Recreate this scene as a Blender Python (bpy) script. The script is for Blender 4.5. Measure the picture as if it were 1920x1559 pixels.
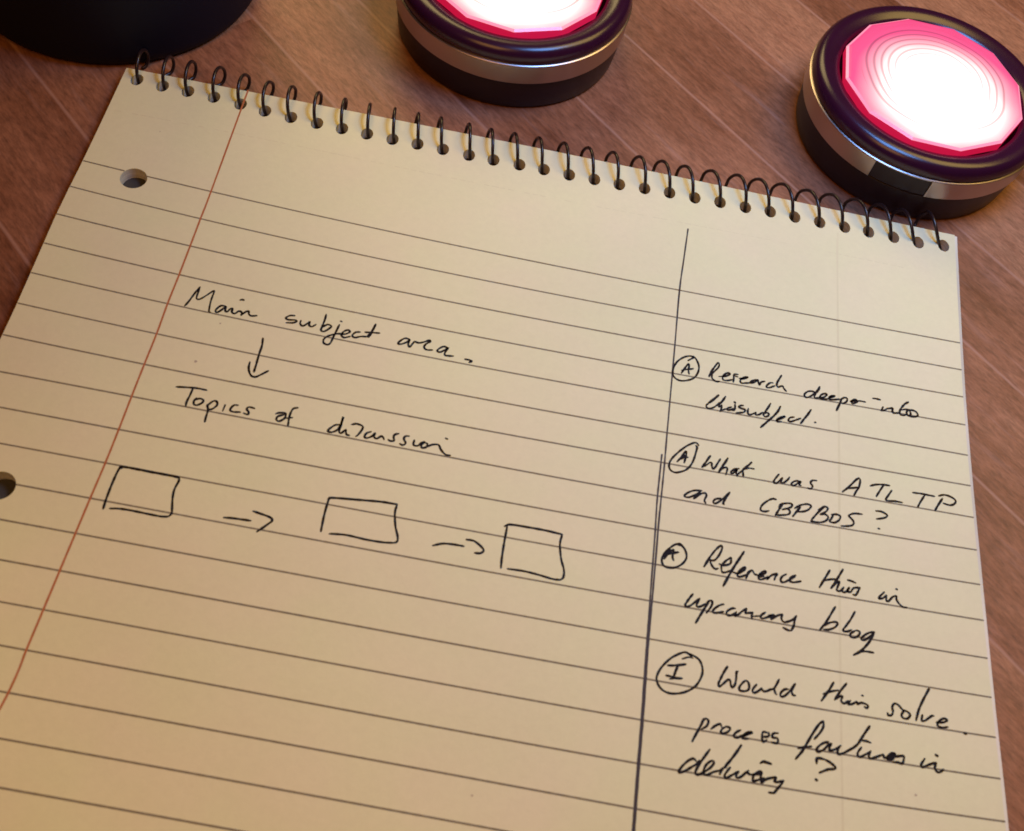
import bpy, bmesh, math, random
from mathutils import Vector, Matrix
from mathutils.geometry import delaunay_2d_cdt

sc = bpy.context.scene
for o in list(bpy.data.objects):
    bpy.data.objects.remove(o)

# ------------------------------------------------------------------ camera
MM = 0.001
TH = 3.8                       # thickness of the pad in mm; table surface is z = 0
cam_d = bpy.data.cameras.new('camera')
cam = bpy.data.objects.new('camera', cam_d)
sc.collection.objects.link(cam)
sc.camera = cam
cam_d.sensor_fit = 'HORIZONTAL'
cam_d.sensor_width = 36.0
cam_d.lens = 38.756
cam_d.clip_start = 0.01
cam_d.clip_end = 50.0
RX = Vector((0.9815075651773449, 0.13849202509122893, 0.13214710925998507))
RY = -Vector((0.18722648964949815, -0.8383014299275513, -0.5120517104306458))
RZ = -Vector((0.039864032324470104, 0.5273240669337537, -0.8487285710751584))
m = Matrix((RX, RY, RZ)).transposed().to_4x4()
m.translation = Vector((97.94118, -201.86805, 199.46689 + TH)) * MM
cam.matrix_world = m
cam_d.dof.use_dof = True
cam_d.dof.focus_distance = 0.287
cam_d.dof.aperture_fstop = 32.0

# ------------------------------------------------------------------ world, lamps, exposure
w = bpy.data.worlds.new('World')
sc.world = w
w.use_nodes = True
bg = w.node_tree.nodes['Background']
bg.inputs[0].default_value = (1.0, 0.55, 0.32, 1)
bg.inputs[1].default_value = 0.03


def area(name, loc, target, size, power, col, size_y=None):
    d = bpy.data.lights.new(name, 'AREA')
    d.energy = power
    d.color = col
    d.size = size
    if size_y:
        d.shape = 'RECTANGLE'
        d.size_y = size_y
    o = bpy.data.objects.new(name, d)
    sc.collection.objects.link(o)
    o.location = loc
    o.rotation_euler = (Vector(target) - Vector(loc)).to_track_quat('-Z', 'Y').to_euler()
    return o


# a small cool desk lamp low over the pad's far right corner; warm room lamps beyond the table, right and left
area('desk_lamp', (0.18, 0.0, 0.24), (0.25, 0.0, 0.0), 0.09, 0.57, (0.16, 0.41, 1.0))
area('room_lamp', (0.36, 0.12, 0.42), (0.10, -0.08, 0), 0.24, 1.04, (1.0, 0.68, 0.17))
area('far_lamp', (-0.07, 0.44, 0.36), (0.08, -0.05, 0), 0.26, 1.10, (1.0, 0.76, 0.32))
area('fill_light', (0.0, -0.30, 0.50), (0.08, -0.08, 0), 0.24, 0.74, (1.0, 0.46, 0.11))  # added warm fill from behind the camera, lifts the shadows

sc.view_settings.view_transform = 'Standard'
sc.view_settings.look = 'None'
sc.view_settings.exposure = 0.0
sc.view_settings.gamma = 1.0
sc.view_settings.use_curve_mapping = False
sc.render.engine = 'CYCLES'
sc.cycles.filter_width = 1.7
sc.cycles.use_denoising = True


# ------------------------------------------------------------------ helpers
def new_mat(name):
    mt = bpy.data.materials.new(name)
    mt.use_nodes = True
    nt = mt.node_tree
    return mt, nt, nt.nodes['Principled BSDF']


def N(nt, kind, **kw):
    n = nt.nodes.new(kind)
    for k, v in kw.items():
        if k.startswith('i_'):
            n.inputs[k[2:].replace('_', ' ')].default_value = v
        else:
            setattr(n, k, v)
    return n


def simple(name, col, rough=0.5, metal=0.0, spec=0.5, noise=0.0, nscale=400.0, coat=0.0):
    mt, nt, b = new_mat(name)
    b.inputs['Roughness'].default_value = rough
    b.inputs['Metallic'].default_value = metal
    b.inputs['Specular IOR Level'].default_value = spec
    b.inputs['Coat Weight'].default_value = coat
    b.inputs['Coat Roughness'].default_value = 0.12
    tc = N(nt, 'ShaderNodeTexCoord')
    nz = N(nt, 'ShaderNodeTexNoise', i_Scale=nscale, i_Detail=4.0)
    nt.links.new(tc.outputs['Object'], nz.inputs['Vector'])
    rp = N(nt, 'ShaderNodeMapRange')
    rp.inputs['To Min'].default_value = 1.0 - noise
    rp.inputs['To Max'].default_value = 1.0 + noise
    nt.links.new(nz.outputs['Fac'], rp.inputs['Value'])
    mx = N(nt, 'ShaderNodeVectorMath', operation='SCALE')
    mx.inputs[0].default_value = col[:3]
    nt.links.new(rp.outputs['Result'], mx.inputs['Scale'])
    nt.links.new(mx.outputs['Vector'], b.inputs['Base Color'])
    return mt


def mesh_obj(name, verts, faces, mat, parent=None, smooth=False, loc=None):
    me = bpy.data.meshes.new(name)
    me.from_pydata([Vector(v) * MM for v in verts], [], faces)
    me.validate()
    bm = bmesh.new()
    bm.from_mesh(me)
    bmesh.ops.recalc_face_normals(bm, faces=bm.faces)
    bm.to_mesh(me)
    bm.free()
    me.materials.append(mat)
    if smooth:
        for p in me.polygons:
            p.use_smooth = True
    o = bpy.data.objects.new(name, me)
    sc.collection.objects.link(o)
    if parent:
        o.parent = parent
    if loc:
        o.location = loc
    return o


def empty(name, loc, label, cat, group=None):
    o = bpy.data.objects.new(name, None)
    o.empty_display_size = 0.02
    sc.collection.objects.link(o)
    o.location = loc
    o['label'] = label
    o['category'] = cat
    if group:
        o['group'] = group
    return o


def lathe(profile, seg=128, a0=0.0, a1=2 * math.pi):
    """closed (r, z) profile turned round the z axis"""
    full = abs(a1 - a0 - 2 * math.pi) < 1e-6
    n = seg if full else seg + 1
    V, F = [], []
    k = len(profile)
    for i in range(n):
        a = a0 + (a1 - a0) * i / seg
        for r, z in profile:
            V.append((r * math.cos(a), r * math.sin(a), z))
    for i in range(seg):
        j = (i + 1) % n
        for p in range(k):
            q = (p + 1) % k
            F.append((i * k + p, j * k + p, j * k + q, i * k + q))
    if not full:
        F.append(tuple(range(k)))
        F.append(tuple((n - 1) * k + p for p in range(k)))
    return V, F


def lerp_table(t, x):
    if x <= t[0][0]:
        return t[0][1]
    for (a, b), (c, d) in zip(t, t[1:]):
        if x <= c:
            return b + (d - b) * (x - a) / (c - a)
    return t[-1][1]


def catmull(P, n=6, closed=False):
    if len(P) < 3:
        return list(P)
    out = []
    Q = [(2 * P[0][0] - P[1][0], 2 * P[0][1] - P[1][1])] + list(P) + [(2 * P[-1][0] - P[-2][0], 2 * P[-1][1] - P[-2][1])]
    for i in range(1, len(Q) - 2):
        p0, p1, p2, p3 = Q[i - 1], Q[i], Q[i + 1], Q[i + 2]
        for s in range(n):
            t = s / n
            out.append(tuple(0.5 * (2 * p1[k] + (p2[k] - p0[k]) * t + (2 * p0[k] - 5 * p1[k] + 4 * p2[k] - p3[k]) * t * t
                                    + (3 * p1[k] - p0[k] - 3 * p2[k] + p3[k]) * t ** 3) for k in (0, 1)))
    out.append(P[-1])
    return out


# ------------------------------------------------------------------ table: staves of oiled wood
def wood():
    mt, nt, b = new_mat('oiled_wood_staves')
    L = nt.links
    tc = N(nt, 'ShaderNodeTexCoord')
    mp = N(nt, 'ShaderNodeMapping')
    mp.inputs['Rotation'].default_value = (0, 0, math.radians(43))      # x now runs along the grain
    L.new(tc.outputs['Object'], mp.inputs['Vector'])
    sp = N(nt, 'ShaderNodeSeparateXYZ')
    L.new(mp.outputs['Vector'], sp.inputs['Vector'])
    # stave index across the grain
    wob = N(nt, 'ShaderNodeTexNoise', i_Scale=9.0, i_Detail=1.0)
    L.new(mp.outputs['Vector'], wob.inputs['Vector'])
    ad = N(nt, 'ShaderNodeMath', operation='MULTIPLY_ADD')
    L.new(sp.outputs['Y'], ad.inputs[0])
    ad.inputs[1].default_value = 1 / 0.0282
    ad.inputs[2].default_value = -0.355 + 20
    fl = N(nt, 'ShaderNodeMath', operation='FLOOR')
    L.new(ad.outputs[0], fl.inputs[0])
    fr = N(nt, 'ShaderNodeMath', operation='FRACT')
    L.new(ad.outputs[0], fr.inputs[0])
    # stave length joints: offset per stave
    wn0 = N(nt, 'ShaderNodeTexWhiteNoise', noise_dimensions='1D')
    L.new(fl.outputs[0], wn0.inputs['W'])
    lx = N(nt, 'ShaderNodeMath', operation='MULTIPLY_ADD')
    L.new(sp.outputs['X'], lx.inputs[0])
    lx.inputs[1].default_value = 1 / 1.9
    L.new(wn0.outputs['Value'], lx.inputs[2])
    flx = N(nt, 'ShaderNodeMath', operation='FLOOR')
    L.new(lx.outputs[0], flx.inputs[0])
    cv = N(nt, 'ShaderNodeCombineXYZ')
    L.new(fl.outputs[0], cv.inputs['X'])
    L.new(flx.outputs[0], cv.inputs['Y'])
    wn = N(nt, 'ShaderNodeTexWhiteNoise', noise_dimensions='2D')
    L.new(cv.outputs['Vector'], wn.inputs['Vector'])
    # grain: noise stretched along x, shifted per stave
    of = N(nt, 'ShaderNodeVectorMath', operation='SCALE')
    L.new(wn.outputs['Color'], of.inputs[0])
    of.inputs['Scale'].default_value = 3.0
    av = N(nt, 'ShaderNodeVectorMath', operation='ADD')
    L.new(mp.outputs['Vector'], av.inputs[0])
    L.new(of.outputs['Vector'], av.inputs[1])

    def grain(sx, sy, scale, detail, rough=0.6, dist=0.0):
        mm = N(nt, 'ShaderNodeMapping')
        mm.inputs['Scale'].default_value = (sx, sy, 1)
        L.new(av.outputs['Vector'], mm.inputs['Vector'])
        n = N(nt, 'ShaderNodeTexNoise', i_Scale=scale, i_Detail=detail, i_Roughness=rough, i_Distortion=dist)
        L.new(mm.outputs['Vector'], n.inputs['Vector'])
        return n
    g1 = grain(2.6, 12, 12.0, 7, 0.66, 1.1)     # broad figure
    g2 = grain(16.0, 60, 20.0, 5, 0.7)          # fine pores
    g3 = grain(2.2, 4.5, 8.0, 4, 0.55, 0.8)      # blotches
    g4 = grain(6.0, 60, 5.0, 4, 0.6)           # pale scratches
    cr = N(nt, 'ShaderNodeValToRGB')
    cr.color_ramp.elements[0].position = 0.0
    cr.color_ramp.elements[0].color = (0.19, 0.062, 0.026, 1)
    cr.color_ramp.elements[1].position = 1.0
    cr.color_ramp.elements[1].color = (0.48, 0.222, 0.120, 1)
    e = cr.color_ramp.elements.new(0.5)
    e.color = (0.35, 0.142, 0.074, 1)
    # value = .42*stave + .3*g1 + .28*g3
    m1 = N(nt, 'ShaderNodeMath', operation='MULTIPLY_ADD')
    L.new(wn.outputs['Value'], m1.inputs[0]); m1.inputs[1].default_value = 0.65; m1.inputs[2].default_value = -0.84
    m2 = N(nt, 'ShaderNodeMath', operation='MULTIPLY_ADD')
    L.new(g1.outputs['Fac'], m2.inputs[0]); m2.inputs[1].default_value = 1.15; L.new(m1.outputs[0], m2.inputs[2])
    m3 = N(nt, 'ShaderNodeMath', operation='MULTIPLY_ADD')
    L.new(g3.outputs['Fac'], m3.inputs[0]); m3.inputs[1].default_value = 0.85; L.new(m2.outputs[0], m3.inputs[2])
    L.new(m3.outputs[0], cr.inputs['Fac'])
    # fine dark pores
    pr = N(nt, 'ShaderNodeMapRange')
    pr.inputs['From Min'].default_value = 0.30; pr.inputs['From Max'].default_value = 0.62
    pr.inputs['To Min'].default_value = 0.56; pr.inputs['To Max'].default_value = 1.10
    L.new(g2.outputs['Fac'], pr.inputs['Value'])
    mu = N(nt, 'ShaderNodeVectorMath', operation='SCALE')
    L.new(cr.outputs['Color'], mu.inputs[0]); L.new(pr.outputs['Result'], mu.inputs['Scale'])
    # pale worn streaks
    ps = N(nt, 'ShaderNodeMapRange')
    ps.inputs['From Min'].default_value = 0.60; ps.inputs['From Max'].default_value = 0.78
    ps.inputs['To Min'].default_value = 0.0; ps.inputs['To Max'].default_value = 0.32
    L.new(g4.outputs['Fac'], ps.inputs['Value'])
    mix = N(nt, 'ShaderNodeMix', data_type='RGBA')
    L.new(ps.outputs['Result'], mix.inputs['Factor'])
    L.new(mu.outputs['Vector'], mix.inputs['A'])
    mix.inputs['B'].default_value = (0.50, 0.29, 0.235, 1)
    # glue joints
    d0 = N(nt, 'ShaderNodeMath', operation='SUBTRACT'); L.new(fr.outputs[0], d0.inputs[0]); d0.inputs[1].default_value = 0.5
    d1 = N(nt, 'ShaderNodeMath', operation='ABSOLUTE'); L.new(d0.outputs[0], d1.inputs[0])
    jr = N(nt, 'ShaderNodeMapRange')
    jr.inputs['From Min'].default_value = 0.478; jr.inputs['From Max'].default_value = 0.496
    jr.inputs['To Min'].default_value = 0.0; jr.inputs['To Max'].default_value = 0.6
    L.new(d1.outputs[0], jr.inputs['Value'])
    mj = N(nt, 'ShaderNodeMix', data_type='RGBA')
    L.new(jr.outputs['Result'], mj.inputs['Factor'])
    L.new(mix.outputs['Result'], mj.inputs['A'])
    mj.inputs['B'].default_value = (0.50, 0.26, 0.18, 1)
    L.new(mj.outputs['Result'], b.inputs['Base Color'])
    rr = N(nt, 'ShaderNodeMapRange')
    rr.inputs['To Min'].default_value = 0.34; rr.inputs['To Max'].default_value = 0.55
    L.new(g3.outputs['Fac'], rr.inputs['Value'])
    L.new(rr.outputs['Result'], b.inputs['Roughness'])
    b.inputs['Specular IOR Level'].default_value = 0.32
    bp = N(nt, 'ShaderNodeBump', i_Strength=0.25, i_Distance=0.0004)
    L.new(g2.outputs['Fac'], bp.inputs['Height'])
    L.new(bp.outputs['Normal'], b.inputs['Normal'])
    return mt


X0, X1, Y0, Y1 = -620, 820, -560, 760
tb = mesh_obj('table', [(X0, Y0, 0), (X1, Y0, 0), (X1, Y1, 0), (X0, Y1, 0), (X0, Y0, -32), (X1, Y0, -32), (X1, Y1, -32), (X0, Y1, -32)],
              [(0, 1, 2, 3), (4, 7, 6, 5), (0, 4, 5, 1), (1, 5, 6, 2), (2, 6, 7, 3), (3, 7, 4, 0)], wood())
tb['kind'] = 'structure'
tb['label'] = 'red brown wooden table top of narrow glued staves'


# ------------------------------------------------------------------ notepad
def paper(name, base, mott=0.05, lines=False):
    mt, nt, b = new_mat(name)
    L = nt.links
    tc = N(nt, 'ShaderNodeTexCoord')
    n1 = N(nt, 'ShaderNodeTexNoise', i_Scale=14.0, i_Detail=3.0)
    n2 = N(nt, 'ShaderNodeTexNoise', i_Scale=700.0, i_Detail=5.0, i_Roughness=0.7)
    L.new(tc.outputs['Object'], n1.inputs['Vector'])
    L.new(tc.outputs['Object'], n2.inputs['Vector'])
    r1 = N(nt, 'ShaderNodeMapRange')
    r1.inputs['To Min'].default_value = 1 - mott; r1.inputs['To Max'].default_value = 1 + mott
    L.new(n1.outputs['Fac'], r1.inputs['Value'])
    r2 = N(nt, 'ShaderNodeMapRange')
    r2.inputs['To Min'].default_value = 0.94; r2.inputs['To Max'].default_value = 1.06
    L.new(n2.outputs['Fac'], r2.inputs['Value'])
    mm = N(nt, 'ShaderNodeMath', operation='MULTIPLY')
    L.new(r1.outputs['Result'], mm.inputs[0]); L.new(r2.outputs['Result'], mm.inputs[1])
    fac = mm.outputs[0]
    if lines:      # edges of the stacked sheets
        mp = N(nt, 'ShaderNodeMapping'); mp.inputs['Scale'].default_value = (20, 20, 7000)
        L.new(tc.outputs['Object'], mp.inputs['Vector'])
        n3 = N(nt, 'ShaderNodeTexNoise', i_Scale=1.0, i_Detail=2.0)
        L.new(mp.outputs['Vector'], n3.inputs['Vector'])
        r3 = N(nt, 'ShaderNodeMapRange')
        r3.inputs['From Min'].default_value = 0.35; r3.inputs['From Max'].default_value = 0.6
        r3.inputs['To Min'].default_value = 0.72; r3.inputs['To Max'].default_value = 1.05
        L.new(n3.outputs['Fac'], r3.inputs['Value'])
        m3 = N(nt, 'ShaderNodeMath', operation='MULTIPLY')
        L.new(fac, m3.inputs[0]); L.new(r3.outputs['Result'], m3.inputs[1])
        fac = m3.outputs[0]
    n5 = N(nt, 'ShaderNodeTexNoise', i_Scale=60.0, i_Detail=3.0)
    L.new(tc.outputs['Object'], n5.inputs['Vector'])
    hm = N(nt, 'ShaderNodeMix', data_type='RGBA')
    L.new(n5.outputs['Fac'], hm.inputs['Factor'])
    hm.inputs['A'].default_value = (base[0] * 1.03, base[1] * 0.965, base[2] * 1.03, 1)
    hm.inputs['B'].default_value = (base[0] * 0.97, base[1] * 1.035, base[2] * 0.95, 1)
    sv = N(nt, 'ShaderNodeVectorMath', operation='SCALE')
    L.new(hm.outputs['Result'], sv.inputs[0])
    L.new(fac, sv.inputs['Scale'])
    L.new(sv.outputs['Vector'], b.inputs['Base Color'])
    b.inputs['Roughness'].default_value = 0.7
    b.inputs['Specular IOR Level'].default_value = 0.22
    n4 = N(nt, 'ShaderNodeTexNoise', i_Scale=22.0, i_Detail=2.0)
    L.new(tc.outputs['Object'], n4.inputs['Vector'])
    b0 = N(nt, 'ShaderNodeBump', i_Strength=0.5, i_Distance=0.0016)
    L.new(n4.outputs['Fac'], b0.inputs['Height'])
    bp = N(nt, 'ShaderNodeBump', i_Strength=0.2, i_Distance=0.0002)
    L.new(n2.outputs['Fac'], bp.inputs['Height'])
    L.new(b0.outputs['Normal'], bp.inputs['Normal'])
    L.new(bp.outputs['Normal'], b.inputs['Normal'])
    return mt


PAPER = (0.84, 0.755, 0.46)
mat_sheet = paper('yellow_paper', PAPER, 0.075)
mat_block = paper('paper_edges', (0.80, 0.72, 0.56), lines=True)
mat_card = simple('grey_card', (0.05, 0.045, 0.04), 0.8, noise=0.15)
mat_rule = simple('rule_print', (0.255, 0.210, 0.135), 0.8, spec=0.1, noise=0.25, nscale=900)
mat_margin = simple('margin_print', (0.50, 0.165, 0.065), 0.8, spec=0.1, noise=0.2, nscale=900)
mat_faint = simple('show_through', (0.79, 0.70, 0.42), 0.8, spec=0.1, noise=0.05)
mat_ink = simple('black_ink', (0.009, 0.005, 0.006), 0.65, spec=0.15, noise=0.35, nscale=1500)
mat_inkg = simple('grey_pen_ink', (0.060, 0.044, 0.042), 0.6, spec=0.2, noise=0.35, nscale=1500)
mat_spot = simple('tea_speck', (0.50, 0.40, 0.28), 0.8, spec=0.1, noise=0.1)

PW, PH = 210.0, 297.0
LEFT = [(-300, 0.3), (-81.8, 0.27), (-73.5, 0.22), (-65, 0.0), (-56.8, -0.25), (-48.3, -0.5), (-39.8, -0.45), (-31.6, -0.3), (-15, -0.35), (0, -0.5)]
RIGHT = [(-300, 211.5), (-144.7, 210.4), (-121, 210.0), (-100, 209.85), (-70, 209.7), (-50, 209.95), (-34.5, 210.4), (-15, 211.1), (0, 211.7)]
TOP = [(0, 0.2), (30, 0.45), (62, 0.85), (104, 1.0), (150, 0.65), (182, 0.2), (212, -0.2)]
HOLES = [(3.01, -4.93), (9.43, -5.35), (15.75, -5.42), (22.25, -5.63), (28.97, -6.15), (35.21, -6.82), (41.76, -7.2), (48.28, -7.41), (54.51, -7.52), (60.76, -7.63), (67.14, -7.7), (73.37, -7.63), (79.77, -7.7), (86.34, -7.91), (92.48, -7.88), (99.01, -7.74), (105.18, -7.7), (111.57, -7.79), (117.94, -7.62), (124.28, -7.64), (130.67, -7.29), (137.02, -7.04), (143.47, -7.04), (149.92, -6.86), (156.4, -6.86), (162.81, -6.62), (169.11, -6.76), (175.56, -6.87), (182.01, -6.8), (188.2, -6.8), (194.68, -6.9), (201.09, -7.03), (207.71, -6.4)]
PUNCH = [(12.1, -33.9), (12.3, -115.2), (12.2, -195.2), (12.2, -275.2)]


def outline(inset_r=0.0, grow=0.0):
    P = []
    for i in range(25):
        x = 212 * i / 24
        P.append((x, lerp_table(TOP, x) + grow))
    P[0] = (lerp_table(LEFT, 0) - grow, P[0][1]); P[-1] = (lerp_table(RIGHT, 0) - inset_r, P[-1][1])
    for i in range(1, 37):
        y = -PH * i / 36
        P.append((lerp_table(RIGHT, y) - inset_r, y))
    for i in range(25):
        P.append((lerp_table(LEFT, -PH) + (211 - inset_r) * (24 - i) / 24 if i < 24 else lerp_table(LEFT, -PH) - grow, -PH))
    P.pop(-25)
    for i in range(35, 0, -1):
        y = -PH * i / 36
        P.append((lerp_table(LEFT, y) - grow, y))
    return P


def hole_ring(cx, cy, rx, ry, n=20):
    return [(cx + rx * math.cos(2 * math.pi * k / n), cy + ry * math.sin(2 * math.pi * k / n)) for k in range(n)]


def slab(name, out, holes, z0, z1, mat, parent, zf=None):
    """flat slab with real holes through it"""
    pts = [Vector(p) for p in out]
    cons = [list(range(len(out)))]
    for h in holes:
        b = len(pts)
        pts += [Vector(p) for p in h]
        cons.append(list(range(b, b + len(h))))
    edges = []
    for c in cons:
        edges += [(c[i], c[(i + 1) % len(c)]) for i in range(len(c))]
    nb = len(pts)
    for i in range(1, 14):
        for j in range(1, 19):
            pts.append(Vector((PW * i / 14 + 1.3, -12 - (PH - 14) * (j - 1) / 18.0)))
    v, e, f, ov, oe, of = delaunay_2d_cdt(pts, edges, [], 1, 1e-5)

    def inside(p, poly):
        r = False
        for i in range(len(poly)):
            (x1, y1), (x2, y2) = poly[i], poly[i - 1]
            if (y1 > p[1]) != (y2 > p[1]) and p[0] < (x2 - x1) * (p[1] - y1) / (y2 - y1) + x1:
                r = not r
        return r
    tris = []
    for t in f:
        c = sum((v[i] for i in t), Vector((0, 0))) / len(t)
        if inside(c, out) and not any(abs(c[0] - h[0][0]) < 9 and inside(c, h) for h in holes):
            tris.append(tuple(t))
    n = len(v)
    V = [(p[0], p[1], z1) for p in v] + [(p[0], p[1], z0) for p in v]
    F = list(tris) + [tuple(i + n for i in reversed(t)) for t in tris]
    cnt = {}
    for t in tris:
        for i in range(len(t)):
            a, b = t[i], t[(i + 1) % len(t)]
            cnt[(a, b)] = 1
    for (a, b) in list(cnt):
        if (b, a) not in cnt:
            F.append((b, a, a + n, b + n))
    return mesh_obj(name, V, F, mat, parent)


def ribbon(strokes, width, z, taper=True, dz=0.0012, jit=0.10, seed=1):
    rnd = random.Random(seed)
    V, F = [], []
    for si, (P, wf) in enumerate(strokes):
        Q = catmull(P, 5)
        R = [Q[0]]
        for q in Q[1:]:
            if math.hypot(q[0] - R[-1][0], q[1] - R[-1][1]) > 0.04:
                R.append(q)
        if len(R) < 2:
            R.append((R[0][0] + 0.1, R[0][1]))
        tot = sum(math.hypot(R[i + 1][0] - R[i][0], R[i + 1][1] - R[i][1]) for i in range(len(R) - 1))
        b = len(V)
        s = 0.0
        ph = rnd.random() * 6
        hw0 = width * wf * 0.5
        # rounded start cap, body, rounded end cap
        rows = []
        for i, (x, y) in enumerate(R):
            if i:
                s += math.hypot(x - R[i - 1][0], y - R[i - 1][1])
            i0, i1 = max(0, i - 1), min(len(R) - 1, i + 1)
            dx, dy = R[i1][0] - R[i0][0], R[i1][1] - R[i0][1]
            l = math.hypot(dx, dy) or 1.0
            dx, dy = dx / l, dy / l
            hw = hw0 * (1 + jit * math.sin(ph + s * 2.3) + jit * 0.6 * math.sin(ph * 2 + s * 5.1))
            if taper:
                hw *= min(1.0, 0.72 + 0.5 * min(s, tot - s) / 0.8)
            rows.append((x, y, dx, dy, hw))
        x, y, dx, dy, hw = rows[0]
        rows.insert(0, (x - dx * hw * 0.8, y - dy * hw * 0.8, dx, dy, hw * 0.45))
        x, y, dx, dy, hw = rows[-1]
        rows.append((x + dx * hw * 0.8, y + dy * hw * 0.8, dx, dy, hw * 0.45))
        zz = z + dz * si
        for (x, y, dx, dy, hw) in rows:
            V.append((x - dy * hw, y + dx * hw, zz)); V.append((x + dy * hw, y - dx * hw, zz))
        for i in range(len(rows) - 1):
            F.append((b + 2 * i, b + 2 * i + 1, b + 2 * i + 3, b + 2 * i + 2))
    return V, F


def flat_obj(name, VF, mat, parent):
    o = mesh_obj(name, VF[0], VF[1], mat, parent)
    bm = bmesh.new(); bm.from_mesh(o.data)
    for f in bm.faces:
        if f.normal.z < 0:
            f.normal_flip()
    bm.to_mesh(o.data); bm.free()
    return o


pad = empty('notepad', (0, 0, 0), 'yellow ruled notepad with a black wire spiral, handwritten notes on its top page', 'notepad')
sp_holes = [hole_ring(x, y + 1.95, 1.5, 1.95) for x, y in HOLES]
pu_holes = [hole_ring(x, y, 3.05, 3.05, 28) for x, y in PUNCH]
slab('back_cover', outline(0.2, -0.1), sp_holes, 0.05, 0.75, mat_card, pad)
slab('page_block', outline(0.0, 0.0), sp_holes + pu_holes, 0.75, TH - 0.25, mat_block, pad)
sheet = slab('top_page', outline(0.75, 0.12), sp_holes + pu_holes, TH - 0.24, TH, mat_sheet, pad)

RULES = [[-31.65, -33.29, -35.24, -34.51], [-39.84, -41.76, -43.35, -42.41], [-48.29, -49.95, -51.23, -50.09], [-56.81, -58.27, -59.08, -57.75], [-65.18, -66.41, -66.83, -65.8], [-73.48, -74.52, -74.84, -73.59], [-81.82, -82.5, -82.42, -81.41], [-90.58, -90.58, -90.6, -89.16], [-98.59, -98.57, -98.38, -97.11], [-106.39, -106.37, -106.14, -105.05], [-114.35, -114.34, -114.17, -113.13], [-121.96, -121.96, -122.0, -121.16], [-129.74, -129.76, -130.03, -129.06], [-137.54, -137.57, -137.99, -136.9], [-145.3, -145.35, -146.04, -144.72], [-153.16, -153.22, -154.05, -154.25]]
RXS = (0.0, 29.8, 142.3, 209.0)


def rule_y(r, x):
    s = 0
    for i in range(4):
        t = r[i]
        for j in range(4):
            if i != j:
                t *= (x - RXS[j]) / (RXS[i] - RXS[j])
        s += t
    return s


def seg_rule(r, xa, xb):
    n = max(2, int((xb - xa) / 6))
    return [(xa + (xb - xa) * k / n, rule_y(r, xa + (xb - xa) * k / n)) for k in range(n + 1)]


st = []
last = RULES[-1]
ALL = list(RULES)
for k in range(1, 17):
    ALL.append([v - 7.75 * k for v in last])
for r in ALL:
    ym = rule_y(r, 12)
    xa, xb = lerp_table(LEFT, r[0]) + 0.1, lerp_table(RIGHT, r[3]) - 0.85
    cut = [h for h in PUNCH if abs(h[1] - ym) < 2.95]
    if cut:
        h = cut[0]
        d = math.sqrt(3.05 ** 2 - (h[1] - ym) ** 2)
        st.append((seg_rule(r, xa, h[0] - d - 0.1), 1.0))
        st.append((seg_rule(r, h[0] + d + 0.1, xb), 1.0))
    else:
        st.append((seg_rule(r, xa, xb), 1.0))
flat_obj('ruled_lines', ribbon(st, 0.37, TH + 0.02, taper=False, dz=0.0, jit=0.06, seed=4), mat_rule, sheet)
MAR = [(29.47, 0.87), (29.95, -33.29), (29.95, -41.76), (29.99, -49.95), (30.01, -58.27), (29.93, -66.41), (30.06, -74.52), (29.96, -82.5), (29.9, -90.58), (29.89, -98.57), (29.8, -106.37), (29.54, -114.34), (29.33, -121.96), (29.12, -129.76), (28.91, -137.57), (28.69, -145.35), (28.48, -153.22), (25.98, -180.0), (21.98, -296.5)]
flat_obj('margin_line', ribbon([(MAR, 1.0)], 0.42, TH + 0.028, taper=False, jit=0.05), mat_margin, sheet)
flat_obj('faint_margin_line', ribbon([([(180.2, -7.5), (179.9, -18), (179.4, -67), (178.8, -109), (178.6, -140), (178.2, -295)], 1.0)], 0.5, TH + 0.012, taper=False), mat_faint, sheet)
rp = random.Random(9)
pf = []
for i in range(104):
    x = 1.5 + i * 2.0
    if rp.random() < 0.7:
        y = -14.3 + 0.25 * math.sin(x * 0.05)
        pf.append(([(x, y), (x + 1.1 + rp.random() * .5, y)], 0.7 + 0.5 * rp.random()))
flat_obj('perforation', ribbon(pf, 0.28, TH + 0.013, dz=0.0), mat_faint, sheet)
for (x, y, r) in [(39.85, -79.44, 0.35), (42.08, -68.89, 0.22), (111.26, -156.68, 0.2), (192.67, -142.74, 0.25), (13.38, -18.15, 0.15)]:
    sV = []
    for k in range(10):
        a = k * math.pi / 5
        rr = r * (0.75 + 0.4 * rp.random())
        sV.append((x + rr * math.cos(a), y + rr * math.sin(a), TH + 0.016))
    flat_obj('paper_speck', (sV, [tuple(range(10))]), mat_spot, sheet)

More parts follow.
